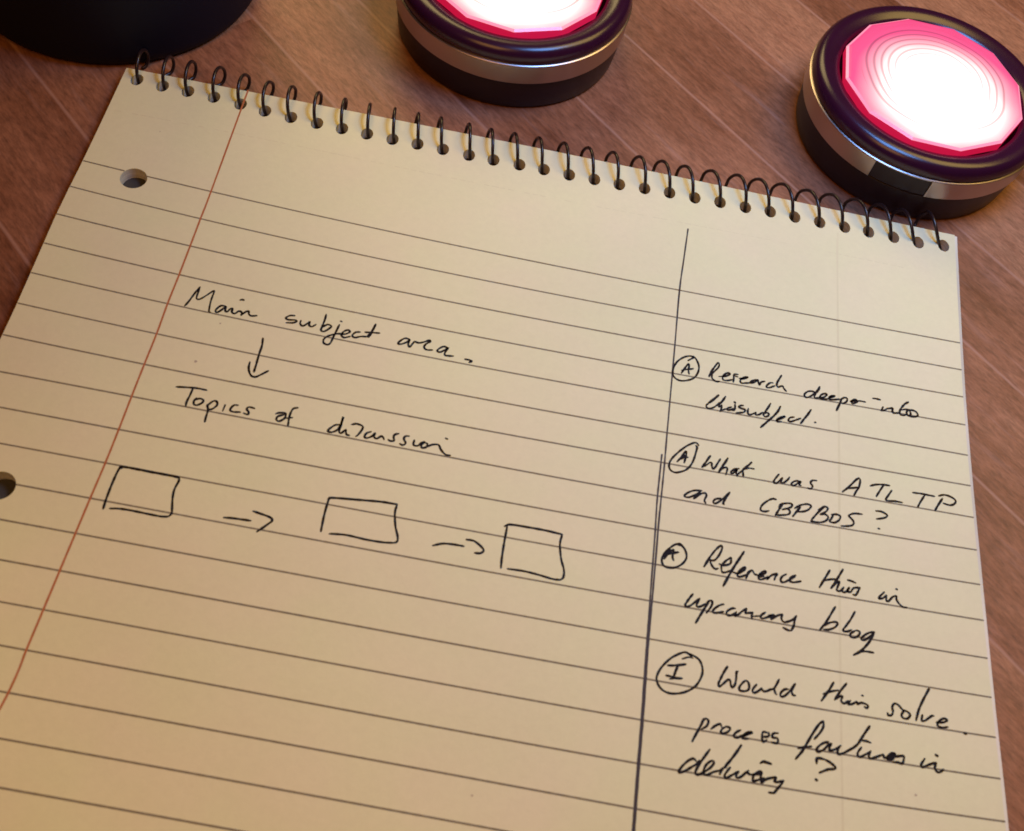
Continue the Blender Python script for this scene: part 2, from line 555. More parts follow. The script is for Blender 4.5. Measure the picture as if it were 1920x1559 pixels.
INK = {
'heading': [([(33.57,-66.21),(34.12,-64.56),(34.67,-62.33),(35.27,-60.46)],1.0),
 ([(35.27,-60.46),(35.3,-61.6),(35.3,-62.94),(35.46,-63.7),(36.11,-63.69),(37.01,-62.64),(37.87,-61.43),(38.49,-60.74),(38.52,-62.15),(38.56,-63.86),(38.78,-65.69),(38.93,-66.41),(39.31,-66.5)],0.85),
 ([(41.95,-64.17),(40.94,-64.34),(40.32,-65.32),(40.22,-66.02),(40.71,-66.16),(41.38,-65.36),(42.03,-64.26),(42.13,-65.26),(42.64,-65.58),(43.06,-64.73),(43.53,-64.46),(43.63,-65.38),(44.17,-65.7),(44.66,-65.32),(44.9,-64.89),(45.43,-64.83),(45.85,-65.3),(45.69,-65.82),(46.44,-64.7),(47.04,-64.37),(47.31,-65.13),(47.98,-65.42),(49.03,-65.09)],1.0),
 ([(44.48,-61.88),(44.87,-61.67),(45.31,-61.71)],1.1),
 ([(56.89,-63.19),(55.89,-63.43),(55.18,-64.21),(55.82,-64.58),(57.17,-64.33),(57.63,-64.6),(57.06,-65.11),(55.56,-65.47)],1.0),
 ([(58.48,-64.13),(58.55,-65.05),(59.25,-65.45),(60.19,-64.36),(60.4,-63.97),(60.49,-64.96),(61.14,-65.18),(61.87,-64.44)],1.0),
 ([(63.4,-61.24),(63.44,-62.75),(63.28,-64.67),(63.28,-65.72),(64.0,-65.81),(64.95,-64.72),(65.17,-64.07),(64.3,-63.86),(63.44,-64.71)],1.0),
 ([(66.8,-63.26),(66.53,-65.02),(66.22,-66.95),(65.97,-68.49),(65.41,-69.06),(64.52,-68.72),(64.43,-67.67),(65.38,-66.59),(66.99,-65.73),(68.45,-65.49),(69.39,-64.71),(68.93,-64.26),(68.15,-64.82),(67.77,-65.84),(68.5,-66.41),(69.73,-65.82)],1.0),
 ([(66.83,-62.31),(67.15,-62.39)],1.1),
 ([(71.55,-64.19),(70.64,-64.48),(70.1,-65.47),(70.79,-65.87),(72.02,-65.28),(73.34,-65.07)],1.0),
 ([(73.29,-64.93),(73.93,-63.66),(74.25,-62.27),(74.44,-61.28)],1.0),
 ([(74.44,-61.28),(74.24,-62.65),(73.94,-64.14),(73.63,-65.11)],1.05),
 ([(72.63,-63.97),(74.1,-63.73),(75.75,-63.49)],1.0),
 ([(82.27,-63.55),(81.36,-63.58),(80.48,-64.53),(80.2,-65.27),(80.92,-65.25),(82.11,-64.33),(82.52,-63.57),(82.36,-64.83),(82.8,-65.55),(83.35,-64.42),(83.62,-63.94),(84.34,-64.07),(84.93,-63.93),(85.9,-63.4),(86.71,-62.84),(86.96,-63.19),(86.41,-63.69),(85.93,-64.44),(85.96,-65.1),(86.64,-65.46),(87.81,-65.22)],1.0),
 ([(91.02,-63.91),(90.08,-63.76),(89.15,-64.54),(88.87,-65.23),(89.6,-65.36),(90.64,-64.37),(91.09,-63.82),(90.62,-65.12),(90.67,-65.92),(91.22,-65.98),(92.58,-65.77)],1.0),
 ([(95.11,-65.99),(96.09,-65.98),(96.66,-66.18),(96.19,-66.62)],1.1)],
'arrow_down': [([(51.78,-70.56),(52.08,-72.5),(52.05,-74.67),(52.12,-77.16),(52.15,-79.35)],1.0),
 ([(50.69,-77.07),(50.87,-78.7),(51.67,-80.2),(52.71,-80.49),(53.78,-79.61),(54.98,-78.38)],1.0)],
'topics': [([(37.8,-86.4),(40.03,-86.03),(41.95,-85.8),(44.02,-85.84)],1.0),
 ([(41.2,-86.14),(41.09,-87.7),(40.89,-89.44),(41.01,-90.49)],1.0),
 ([(42.57,-88.11),(42.25,-88.97),(42.54,-89.75),(43.23,-89.69),(43.99,-88.91),(43.97,-88.24),(43.19,-88.11),(42.63,-88.51)],1.0),
 ([(45.06,-89.18),(45.56,-90.41),(45.64,-92.07),(45.73,-93.27)],1.0),
 ([(45.07,-89.51),(46.03,-88.08),(46.78,-88.11),(47.0,-88.91),(46.42,-89.88),(45.66,-90.29)],1.0),
 ([(48.58,-88.45),(48.49,-89.99)],1.0),
 ([(51.17,-87.97),(50.32,-88.16),(49.86,-89.28),(50.46,-89.72),(52.01,-89.47)],1.0),
 ([(54.6,-87.98),(53.44,-87.9),(53.07,-88.46),(53.64,-89.1),(53.6,-89.69),(52.68,-89.55)],1.0),
 ([(59.05,-88.33),(59.66,-87.93),(60.82,-87.74),(61.14,-88.1),(61.03,-89.04),(60.16,-89.9),(59.5,-89.54),(59.73,-88.75),(60.85,-88.1)],1.0),
 ([(63.12,-85.9),(62.27,-86.32),(61.97,-87.41),(61.97,-88.83),(62.17,-90.56)],1.0),
 ([(61.2,-88.93),(62.6,-88.45)],1.0),
 ([(72.21,-88.03),(71.42,-88.37),(70.57,-89.4),(70.37,-90.04),(71.17,-90.13),(72.14,-89.38),(72.52,-88.29),(72.73,-85.98),(72.67,-87.92),(72.62,-89.61),(73.11,-89.9),(73.84,-88.91)],1.0),
 ([(73.88,-88.83),(74.18,-89.93),(74.87,-90.11)],1.0),
 ([(74.73,-87.47),(75.79,-87.06),(77.07,-87.39),(77.06,-88.3),(76.56,-89.58),(76.2,-90.05)],1.0),
 ([(79.06,-88.26),(78.18,-88.82),(77.95,-89.77),(78.55,-89.91),(79.42,-89.28),(79.88,-88.44),(79.86,-89.35),(80.49,-89.61),(81.29,-88.87),(81.74,-89.11),(82.0,-89.55)],1.0),
 ([(84.72,-87.45),(83.89,-87.96),(83.83,-88.65),(84.08,-89.36),(83.35,-89.58),(82.82,-89.37)],1.0),
 ([(86.92,-87.63),(86.17,-87.8),(85.96,-88.51),(86.5,-89.39),(86.05,-89.99),(85.35,-89.81)],1.0),
 ([(88.14,-88.3),(88.16,-89.46),(89.08,-89.49),(89.66,-88.7),(90.31,-88.33),(89.8,-89.17),(90.0,-89.79),(90.8,-89.45),(90.94,-88.66),(90.54,-88.48)],1.0),
 ([(90.8,-89.45),(91.68,-88.76),(92.49,-88.42),(93.29,-88.41),(93.96,-89.43),(95.07,-90.34),(96.05,-90.33)],1.0),
 ([(94.41,-86.49),(94.83,-86.6)],1.15)],
'box_a': [([(32.61,-116.09),(32.49,-114.12),(32.48,-111.17),(32.61,-108.27),(32.82,-106.78)],1.0),
 ([(33.25,-106.89),(32.82,-106.78),(33.45,-106.5),(35.75,-106.46),(39.07,-106.51),(42.37,-106.51),(44.48,-106.57)],1.1),
 ([(44.48,-106.57),(44.63,-107.21),(44.59,-107.65),(44.35,-109.4),(44.6,-111.33),(45.2,-113.66),(45.34,-114.48),(44.9,-115.18)],0.95),
 ([(44.9,-115.18),(43.57,-115.41),(40.98,-115.39),(37.51,-115.31),(35.39,-115.41),(33.81,-115.71)],0.95)],
'arrow_a': [([(55.18,-113.25),(56.98,-113.04),(60.42,-112.87)],1.0),
 ([(60.26,-110.77),(61.91,-111.04),(63.76,-111.4),(64.39,-112.0),(63.73,-112.99),(62.9,-114.01),(62.12,-114.94)],1.0)],
'box_b': [([(74.1,-112.41),(73.96,-109.59),(73.94,-107.59),(74.02,-105.31)],1.0),
 ([(74.0,-105.73),(74.07,-105.13),(74.81,-104.77),(79.82,-104.17),(84.28,-103.68),(87.52,-103.61)],1.05),
 ([(87.52,-103.61),(87.43,-105.46),(88.09,-108.35),(88.96,-110.49),(89.03,-111.62),(88.36,-111.99)],0.95),
 ([(88.36,-111.99),(86.33,-112.27),(83.06,-112.35),(79.16,-112.16),(76.4,-112.46),(75.78,-112.59)],0.95)],
'arrow_b': [([(96.05,-111.02),(97.92,-110.21),(99.98,-109.96),(102.15,-109.95)],1.0),
 ([(102.38,-108.41),(103.96,-108.42),(105.63,-109.41),(106.13,-110.13),(105.54,-110.77),(104.42,-110.93)],1.0)],
'box_c': [([(110.04,-113.09),(109.92,-110.84),(109.9,-107.55),(109.99,-103.91)],1.0),
 ([(109.45,-104.02),(110.53,-103.39),(114.2,-103.25),(117.89,-103.24),(121.22,-103.43)],1.05),
 ([(121.22,-103.43),(121.01,-105.63),(121.63,-108.82),(122.43,-110.95),(122.52,-112.55),(122.0,-113.27)],0.95),
 ([(122.0,-113.27),(120.36,-113.37),(117.61,-113.04),(114.57,-112.84),(111.35,-112.99)],0.95)],
'divider': [([(142.33,-15.82),(141.83,-25.67),(141.36,-35.3),(141.25,-50.15),(141.13,-61.98),(140.99,-74.61),(140.92,-83.96),(140.76,-91.69),(140.66,-99.14),(140.59,-109.84),(140.5,-116.69),(140.47,-122.65),(140.5,-128.65),(140.56,-137.41),(140.52,-145.33),(140.53,-153.38),(140.57,-159.76),(140.68,-170.2)],0.95),
 ([(140.22,-80.55),(140.09,-85.43),(139.97,-91.85),(140.08,-99.63),(140.1,-110.52),(140.13,-116.76),(140.14,-123.15),(140.18,-129.23),(140.25,-137.97),(140.22,-145.86),(140.23,-153.9),(140.26,-160.71),(140.39,-171.09)],0.95),
 ([(140.59,-94.23),(140.54,-104.58),(140.47,-113.31),(140.35,-118.95),(140.34,-129.2),(140.4,-137.94),(140.4,-145.64),(140.35,-153.6),(140.45,-160.68),(140.57,-171.06)],0.6)],
'note_a': [([(144.5,-54.87),(145.29,-54.15),(145.92,-53.63)],1.0),
 ([(145.98,-53.61),(144.84,-53.51),(143.44,-54.21),(142.09,-55.68),(141.34,-57.57),(141.25,-59.3),(141.96,-60.34),(143.2,-60.69),(144.8,-60.18),(146.17,-59.18),(146.96,-57.49),(147.06,-55.76),(146.42,-54.18),(145.61,-53.33)],1.0),
 ([(143.18,-58.66),(143.82,-57.24),(144.6,-55.79),(144.83,-56.27),(144.75,-57.52),(144.97,-58.49)],1.0),
 ([(143.24,-57.87),(143.93,-57.46),(144.84,-57.2),(145.84,-56.78)],1.0),
 ([(149.5,-58.12),(149.99,-56.7),(150.54,-55.41)],1.2),
 ([(149.99,-56.85),(150.65,-55.24),(151.45,-53.81),(151.72,-54.41),(151.51,-55.19),(150.82,-56.22),(150.19,-57.24)],0.9),
 ([(150.19,-57.24),(150.18,-58.25),(150.69,-58.85),(151.3,-59.07),(151.96,-58.85)],1.0),
 ([(151.73,-57.58),(152.45,-57.41)],0.85),
 ([(152.45,-57.41),(153.41,-57.07),(154.24,-56.45),(154.05,-56.13),(153.39,-56.35),(152.8,-57.07),(152.58,-57.7)],1.1),
 ([(152.58,-57.7),(152.79,-58.23),(153.46,-58.29),(154.18,-58.05),(154.9,-57.74)],1.0),
 ([(156.12,-56.01),(155.45,-56.1),(155.16,-56.45),(155.19,-57.24),(155.1,-58.35)],1.0),
 ([(155.47,-56.6),(156.08,-56.68)],1.0),
 ([(156.46,-57.02),(157.43,-56.87),(158.39,-56.29),(158.03,-56.27),(157.18,-56.79),(156.71,-57.33)],1.1),
 ([(156.71,-57.33),(156.73,-57.97),(157.22,-58.15),(158.07,-57.91),(158.92,-57.69)],1.0),
 ([(160.6,-56.44),(159.75,-56.78),(159.09,-57.43),(159.28,-57.6),(160.0,-57.22),(160.78,-56.39)],1.1),
 ([(160.78,-56.39),(160.86,-57.1),(161.11,-57.76),(161.35,-57.13),(161.7,-56.76),(162.37,-56.46)],1.0),
 ([(164.27,-56.46),(163.54,-56.63),(162.82,-57.52),(162.83,-58.02),(163.44,-57.95),(164.16,-57.5),(164.65,-57.17)],1.0),
 ([(166.2,-53.91),(165.72,-54.97),(165.24,-56.09),(165.13,-56.99),(165.38,-57.43)],1.1),
 ([(165.38,-57.43),(165.99,-57.01),(166.48,-56.82),(166.73,-57.34),(167.34,-58.07)],1.0),
 ([(151.92,-62.57),(150.91,-63.87),(149.76,-65.19)],1.3),
 ([(149.76,-65.19),(149.26,-65.92),(149.44,-66.5),(150.27,-66.49),(151.29,-65.73),(152.3,-64.44)],0.95),
 ([(153.51,-62.56),(153.02,-63.57),(152.31,-64.88)],1.1),
 ([(152.31,-64.88),(152.04,-65.65),(152.49,-65.46),(152.7,-65.06)],0.9),
 ([(152.7,-65.06),(152.66,-65.95),(152.4,-66.89)],1.0),
 ([(152.38,-66.63),(153.12,-66.2),(153.86,-65.77)],0.9),
 ([(154.9,-65.09),(154.15,-65.53),(154.02,-66.08),(154.77,-65.83),(155.51,-65.31)],1.0),
 ([(155.53,-63.62),(155.76,-63.75)],1.5),
 ([(155.7,-64.21),(155.73,-65.26),(155.53,-65.83),(155.07,-65.9)],1.0),
 ([(157.59,-64.05),(156.84,-64.3),(156.55,-64.72),(157.16,-64.94),(158.0,-65.1),(157.79,-65.77),(156.9,-66.14),(156.0,-66.43)],1.05),
 ([(158.74,-64.58),(158.62,-65.67),(159.01,-66.2),(159.91,-65.73),(160.5,-65.25)],1.0),
 ([(160.5,-65.25),(160.44,-65.88),(161.12,-65.73),(162.01,-64.91)],1.0),
 ([(163.79,-62.11),(163.2,-63.4),(162.47,-64.81),(162.1,-65.59)],1.05),
 ([(162.1,-65.59),(162.64,-65.91),(163.31,-65.5),(163.38,-64.96),(162.92,-64.79),(162.4,-65.18)],1.0),
 ([(166.01,-62.42),(165.49,-63.78),(164.6,-65.21),(163.41,-66.71),(161.64,-68.93)],1.15),
 ([(165.07,-66.34),(165.97,-65.78),(167.1,-64.83),(166.27,-65.19),(165.37,-66.01),(165.38,-66.62),(166.28,-66.38)],1.05),
 ([(169.16,-64.55),(168.24,-64.93),(167.87,-65.71),(168.4,-65.91),(169.31,-65.39),(170.68,-64.56)],1.0),
 ([(173.05,-61.73),(172.21,-63.34),(171.44,-64.57),(170.68,-65.88)],1.15),
 ([(173.88,-64.9),(174.11,-64.89)],1.5),
 ([(173.93,-56.76),(173.0,-56.7),(172.07,-57.18),(171.53,-58.03),(171.76,-58.61),(172.53,-58.44),(173.62,-57.46),(174.55,-56.16),(175.11,-55.03)],1.0),
 ([(175.11,-55.03),(174.79,-55.92),(174.24,-56.96)],1.2),
 ([(174.24,-56.96),(173.84,-57.87),(174.07,-58.36),(175.0,-58.06)],1.0),
 ([(174.85,-58.09),(175.93,-57.75),(176.72,-56.94),(176.41,-56.65),(175.63,-57.01),(175.08,-57.86),(175.47,-58.31),(176.71,-58.03),(177.33,-57.71)],1.0),
 ([(177.33,-57.53),(178.27,-57.04),(178.58,-56.74),(177.96,-56.88),(177.33,-57.44),(177.4,-57.96),(178.26,-57.86),(179.66,-57.4)],1.1),
 ([(180.13,-57.17),(179.8,-58.42),(179.31,-59.61),(178.91,-60.68)],1.15),
 ([(179.97,-57.48),(180.76,-56.75),(181.46,-56.78),(181.36,-57.61),(180.57,-58.33),(179.95,-58.29)],0.95),
 ([(182.22,-57.42),(183.08,-57.13),(183.64,-56.74),(183.09,-56.77),(182.53,-57.35),(182.75,-57.9),(183.54,-57.39),(184.02,-56.92)],1.1),
 ([(183.86,-56.92),(184.65,-56.78),(185.73,-56.81)],0.9),
 ([(187.5,-55.41),(188.28,-55.32),(189.29,-55.4)],1.0),
 ([(189.84,-57.24),(189.33,-58.34)],1.3),
 ([(189.33,-58.34),(190.04,-58.1),(190.68,-57.59)],0.95),
 ([(190.69,-57.5),(191.48,-57.23),(192.03,-57.11),(192.0,-57.84),(192.21,-58.33),(192.99,-58.15),(193.78,-57.89)],1.1),
 ([(195.91,-54.51),(195.01,-55.26),(194.17,-56.45)],1.15),
 ([(194.17,-56.45),(193.73,-57.45),(193.77,-58.25),(194.38,-58.47),(195.17,-58.12)],1.0),
 ([(194.13,-57.09),(195.09,-56.69),(196.03,-56.57)],0.85),
 ([(195.88,-56.61),(195.37,-57.26),(195.41,-58.06),(196.09,-58.36),(197.19,-58.2),(197.92,-57.77),(197.8,-57.08),(197.13,-56.6),(196.03,-56.61)],1.0),
 ([(196.02,-56.75),(196.29,-57.6),(195.95,-58.21)],1.0)],
'note_b': [([(148.07,-76.55),(147.55,-76.01),(146.68,-76.29),(145.18,-77.52),(143.53,-79.44),(142.34,-81.24),(141.93,-82.65),(142.22,-83.79),(143.25,-84.26),(144.57,-83.83),(145.87,-82.89),(146.79,-81.38),(147.29,-79.73),(147.64,-77.88),(147.74,-77.01),(147.39,-76.72)],1.0),
 ([(143.62,-81.56),(144.37,-80.36),(145.28,-78.68),(145.5,-79.01),(145.34,-80.37),(145.12,-81.57)],1.0),
 ([(144.2,-80.8),(144.94,-80.13),(145.9,-79.99)],1.3),
 ([(144.57,-80.43),(145.2,-79.63)],1.1),
 ([(165.89,-79.88),(165.06,-81.2),(164.74,-82.14),(165.46,-82.14),(166.23,-81.17),(166.66,-80.59)],1.0),
 ([(166.66,-80.59),(166.34,-81.8),(167.02,-81.7),(167.99,-80.57),(168.24,-80.04)],1.0),
 ([(170.2,-80.54),(169.17,-80.98),(168.64,-81.75),(169.17,-82.0),(170.15,-81.1),(170.69,-80.61),(170.34,-81.49),(170.77,-81.66)],1.0),
 ([(174.23,-79.68),(173.29,-79.84),(172.85,-80.52),(173.28,-81.2),(172.98,-81.91),(172.14,-81.98)],1.0),
 ([(149.29,-87.46),(147.86,-87.65),(146.56,-88.35),(145.66,-89.33),(146.06,-89.65),(147.0,-89.37),(148.28,-88.42),(149.05,-87.66)],1.0),
 ([(149.05,-87.66),(148.3,-88.73),(147.64,-89.65)],1.0),
 ([(147.64,-89.72),(149.04,-88.3),(150.01,-87.84),(150.33,-88.41),(149.96,-89.55),(150.28,-90.28)],1.0),
 ([(153.54,-88.37),(152.32,-88.8),(151.83,-89.58),(152.36,-89.83),(153.47,-88.86),(154.38,-87.77),(155.26,-86.56)],1.0),
 ([(155.26,-86.56),(154.58,-87.94),(153.96,-89.35),(154.17,-89.68)],1.1),
 ([(165.36,-86.15),(164.55,-86.15),(163.4,-86.95),(162.27,-88.25),(162.04,-89.35),(162.87,-89.54),(163.86,-89.18)],1.0),
 ([(166.72,-87.06),(165.93,-88.54),(165.23,-89.99)],1.1),
 ([(165.92,-87.91),(166.49,-87.05),(168.03,-86.49),(168.84,-86.66),(168.42,-87.43),(166.69,-88.28)],1.0),
 ([(166.69,-88.28),(167.84,-87.89),(168.37,-88.46),(167.85,-89.24),(165.56,-89.88)],1.0),
 ([(170.64,-86.88),(169.77,-88.17),(168.97,-89.45)],1.1),
 ([(169.38,-87.44),(170.54,-86.48),(172.09,-85.85),(172.93,-86.13),(172.48,-87.01),(171.32,-87.78),(169.77,-88.17)],1.0),
 ([(175.78,-85.85),(174.41,-87.42),(173.01,-89.44)],1.0),
 ([(174.51,-86.8),(175.78,-85.7),(176.59,-85.9),(176.15,-86.84),(174.95,-87.73)],1.0),
 ([(174.95,-87.73),(175.95,-87.48),(176.66,-88.01),(176.13,-89.0),(174.77,-89.66),(172.85,-89.8)],1.0),
 ([(177.74,-87.36),(177.3,-88.3),(176.96,-89.0),(178.06,-89.03),(179.04,-88.19),(179.29,-87.25),(178.48,-86.99),(177.35,-87.27)],1.0),
 ([(184.14,-85.78),(182.58,-85.93),(181.56,-86.36),(181.2,-86.86),(181.95,-87.55),(182.22,-88.33),(181.73,-88.96),(180.56,-89.35),(179.44,-89.54)],1.0),
 ([(187.15,-84.34),(188.49,-84.28),(189.58,-84.8),(189.42,-85.37),(188.42,-85.89),(187.2,-86.29)],1.0),
 ([(187.51,-88.47),(187.83,-88.49)],1.35),
 ([(179.85,-81.29),(181.36,-79.71),(182.79,-77.86),(183.65,-76.97)],1.05),
 ([(183.61,-76.98),(183.93,-77.62),(183.54,-79.46),(182.92,-80.51),(182.44,-81.62)],1.0),
 ([(180.96,-80.19),(182.35,-79.76),(183.64,-79.38)],1.0),
 ([(186.1,-78.48),(187.35,-77.89),(188.95,-77.55),(190.5,-77.46)],1.0),
 ([(189.15,-77.62),(188.29,-79.12),(187.4,-80.79)],1.0),
 ([(190.93,-78.56),(190.04,-80.06),(189.5,-81.09),(189.98,-81.31),(191.57,-81.09),(193.11,-81.09)],1.0),
 ([(195.64,-78.12),(197.28,-77.99),(198.87,-77.99),(200.5,-78.02)],1.0),
 ([(198.3,-78.22),(197.37,-79.83),(196.54,-81.48)],1.0),
 ([(202.29,-78.15),(201.12,-80.14),(200.39,-81.52)],1.1),
 ([(201.48,-77.7),(202.71,-77.18),(204.1,-77.33),(205.19,-77.98),(204.99,-78.83),(203.94,-79.48),(202.36,-79.33)],1.0),
 ([(150.76,-78.58),(150.44,-79.08),(149.89,-80.22),(149.05,-81.79)],1.1),
 ([(149.07,-81.74),(149.93,-81.08),(150.5,-80.42),(150.87,-80.15)],0.8),
 ([(150.87,-80.15),(151.14,-80.34),(151.16,-80.91),(151.32,-81.55),(151.57,-81.59),(151.98,-81.02),(152.44,-79.96),(152.95,-78.86)],1.0),
 ([(154.59,-78.28),(154.13,-79.3),(153.41,-80.71),(152.71,-82.26)],1.15),
 ([(152.71,-82.23),(153.27,-81.42),(153.93,-80.8),(154.44,-80.73),(154.54,-81.15),(154.41,-81.94),(154.25,-82.5)],0.9),
 ([(157.14,-80.39),(156.31,-80.62),(155.65,-81.2),(155.39,-81.63),(155.5,-81.9),(155.92,-81.71),(156.41,-81.03),(156.65,-80.69),(156.51,-81.49),(156.79,-82.34)],1.0),
 ([(156.78,-82.01),(157.19,-81.44),(157.68,-80.86),(157.97,-80.6)],1.0),
 ([(159.84,-78.17),(159.26,-78.97),(158.42,-79.93),(157.97,-80.55),(157.99,-81.17),(158.1,-82.06)],1.1),
 ([(158.1,-80.38),(159.02,-79.87),(159.7,-79.75),(160.43,-79.74)],0.85)],
'note_c': [([(146.16,-101.35),(145.48,-100.69),(144.83,-100.72)],1.1),
 ([(144.83,-100.72),(143.94,-101.34),(142.74,-102.74),(142.0,-104.09),(141.9,-105.29),(142.41,-106.17),(143.53,-106.38),(144.96,-105.9),(146.18,-104.87),(146.88,-103.5),(146.67,-102.15),(145.96,-101.09),(144.93,-100.94)],1.0),
 ([(142.28,-104.66),(143.14,-103.26),(144.03,-102.24),(144.16,-102.76),(144.0,-103.78),(144.27,-104.58)],1.0),
 ([(143.15,-103.4),(144.04,-102.98),(145.16,-102.55)],1.2),
 ([(142.28,-104.23),(142.77,-103.23),(143.45,-102.3)],1.1),
 ([(176.84,-100.26),(175.78,-102.3),(174.6,-104.54)],1.1),
 ([(179.64,-99.5),(178.8,-101.1),(177.83,-102.88),(177.03,-104.26)],1.1),
 ([(175.68,-102.81),(176.72,-102.35),(178.13,-101.99)],1.0),
 ([(177.06,-104.17),(178.21,-102.81),(178.81,-102.45),(178.38,-103.76),(178.21,-104.42),(178.92,-104.47),(179.72,-103.65)],1.0),
 ([(179.72,-103.45),(179.26,-104.21),(179.85,-104.58),(180.65,-103.86),(180.9,-103.3),(180.42,-104.18),(181.16,-104.23),(181.78,-103.28),(183.16,-102.88)],1.0),
 ([(183.16,-102.88),(182.66,-103.9),(182.17,-104.72),(181.62,-104.69)],1.0),
 ([(180.57,-101.71),(181.41,-101.78),(182.3,-102.04)],1.0),
 ([(188.27,-102.86),(187.33,-103.96),(187.08,-104.54),(187.88,-104.29),(188.7,-103.46)],1.0),
 ([(188.7,-103.46),(188.61,-104.69),(189.17,-104.62),(189.96,-103.64),(190.77,-103.25),(190.79,-104.07),(191.4,-104.93),(192.12,-105.41),(192.84,-105.35)],1.0),
 ([(190.81,-101.67),(191.03,-101.74)],1.3),
 ([(177.89,-108.09),(177.17,-109.42),(176.04,-111.54),(174.61,-113.74)],1.05),
 ([(175.45,-112.64),(176.59,-111.81),(177.87,-111.38),(178.27,-111.68),(177.67,-112.59),(176.38,-113.3),(175.38,-113.46)],1.0),
 ([(181.95,-108.36),(181.02,-110.2),(180.06,-111.72),(179.35,-112.89),(180.22,-112.95),(181.15,-112.41)],1.0),
 ([(181.91,-112.46),(180.94,-113.24),(180.89,-113.91),(181.65,-113.99),(182.58,-113.31),(182.83,-112.51),(182.06,-112.35)],1.0),
 ([(185.88,-111.98),(184.81,-112.32),(183.5,-113.32),(183.07,-114.06),(183.84,-114.04),(184.97,-113.04),(185.77,-112.1)],1.0),
 ([(185.77,-112.1),(185.13,-113.57),(184.17,-115.06),(182.85,-116.6),(181.41,-117.65)],1.15),
 ([(182.67,-116.77),(183.76,-116.43),(185.54,-116.39)],1.0),
 ([(148.63,-111.07),(148.03,-112.01),(147.44,-113.08)],1.15),
 ([(147.44,-113.08),(147.21,-113.67),(147.49,-114.02),(148.25,-113.61),(149.23,-112.6),(150.03,-111.76)],1.0),
 ([(150.03,-111.76),(149.69,-112.64),(149.46,-113.37),(149.93,-113.55),(150.68,-113.13),(151.31,-112.6)],1.0),
 ([(151.93,-111.87),(151.46,-112.98),(150.63,-114.63),(149.52,-117.0)],1.15),
 ([(151.55,-112.28),(152.05,-111.84),(152.57,-111.81),(152.6,-112.49),(152.25,-113.37),(151.53,-114.53)],1.0),
 ([(154.99,-112.02),(154.29,-112.3),(153.41,-113.01),(152.79,-113.88),(153.07,-114.23),(153.97,-113.99),(154.99,-113.59)],1.0),
 ([(157.35,-112.45),(156.64,-112.59),(155.76,-113.31),(155.58,-113.95),(156.05,-114.2),(156.82,-113.91),(157.57,-113.16)],1.0),
 ([(157.57,-113.16),(157.45,-113.59),(157.34,-114.04),(157.98,-113.62),(158.73,-112.8),(159.62,-112.01)],1.0),
 ([(159.62,-112.01),(159.5,-112.51),(159.39,-113.08),(160.04,-112.89),(160.94,-112.62)],1.0),
 ([(160.88,-112.63),(160.7,-113.37),(160.78,-114.03)],1.0),
 ([(160.83,-113.48),(161.61,-113.26),(162.39,-113.07)],0.7),
 ([(163.48,-112.09),(162.64,-112.86),(162.52,-113.36),(163.04,-113.46),(163.95,-113.01),(164.59,-112.48)],1.0),
 ([(164.59,-112.48),(164.21,-112.76),(164.6,-112.96),(165.25,-112.56),(165.11,-112.31),(164.59,-112.48)],1.1),
 ([(164.86,-112.7),(164.67,-113.42)],1.1),
 ([(164.67,-113.42),(165.38,-112.74),(166.16,-112.18),(166.94,-111.89),(166.75,-112.47),(166.82,-113.14)],1.0),
 ([(166.82,-113.14),(167.34,-113.44),(168.13,-113.16),(169.04,-112.58),(169.82,-111.61)],1.0),
 ([(169.75,-111.69),(169.43,-112.64),(169.3,-113.75),(168.79,-114.92)],1.1),
 ([(168.79,-114.92),(168.14,-114.98),(167.09,-114.64)],1.0),
 ([(150.58,-104.71),(151.16,-103.49),(151.9,-101.97)],1.15),
 ([(151.9,-101.97),(152.77,-100.54),(153.65,-99.48),(154.06,-99.4),(154.14,-99.95),(153.83,-100.96),(153.29,-102.06),(152.63,-102.88),(151.77,-102.99)],1.0),
 ([(151.77,-102.99),(151.97,-103.69),(152.47,-104.46),(153.0,-104.72),(153.51,-104.5)],1.0),
 ([(153.7,-103.47),(154.28,-103.6)],0.9),
 ([(154.05,-103.71),(155.2,-103.42),(155.99,-102.89),(156.14,-102.11)],1.1),
 ([(156.14,-102.11),(156.06,-101.63),(155.61,-101.97),(154.83,-102.75),(154.18,-103.87),(154.21,-104.73)],1.0),
 ([(154.21,-104.73),(154.46,-105.17),(155.14,-105.03),(156.05,-104.49)],1.0),
 ([(158.74,-99.71),(158.02,-101.11),(156.93,-103.2),(155.96,-105.24)],1.2),
 ([(155.96,-105.24),(155.32,-106.71),(154.69,-108.17)],1.25),
 ([(156.52,-104.7),(156.98,-104.79),(157.56,-104.92)],0.9),
 ([(157.56,-104.92),(158.35,-104.27),(159.03,-103.65),(159.13,-103.13),(158.67,-103.35),(157.89,-104.24),(157.51,-105.06),(157.81,-105.49),(158.61,-105.21),(159.4,-104.68)],1.0),
 ([(160.07,-103.69),(159.63,-104.51),(159.31,-105.62)],1.1),
 ([(159.52,-104.9),(160.07,-103.93),(160.53,-103.53),(160.83,-103.9),(161.12,-104.28),(161.82,-104.38)],0.9),
 ([(161.82,-104.51),(162.62,-104.04),(163.31,-103.53),(163.3,-103.17),(162.73,-103.4),(162.05,-104.28),(161.95,-105.03),(162.41,-105.19),(163.22,-104.78),(163.9,-104.28)],1.0),
 ([(162.06,-104.64),(162.98,-104.34)],1.3),
 ([(163.9,-104.28),(163.68,-104.88),(164.48,-103.92),(165.4,-103.37),(165.74,-103.36),(165.4,-103.98),(165.18,-104.76)],1.0),
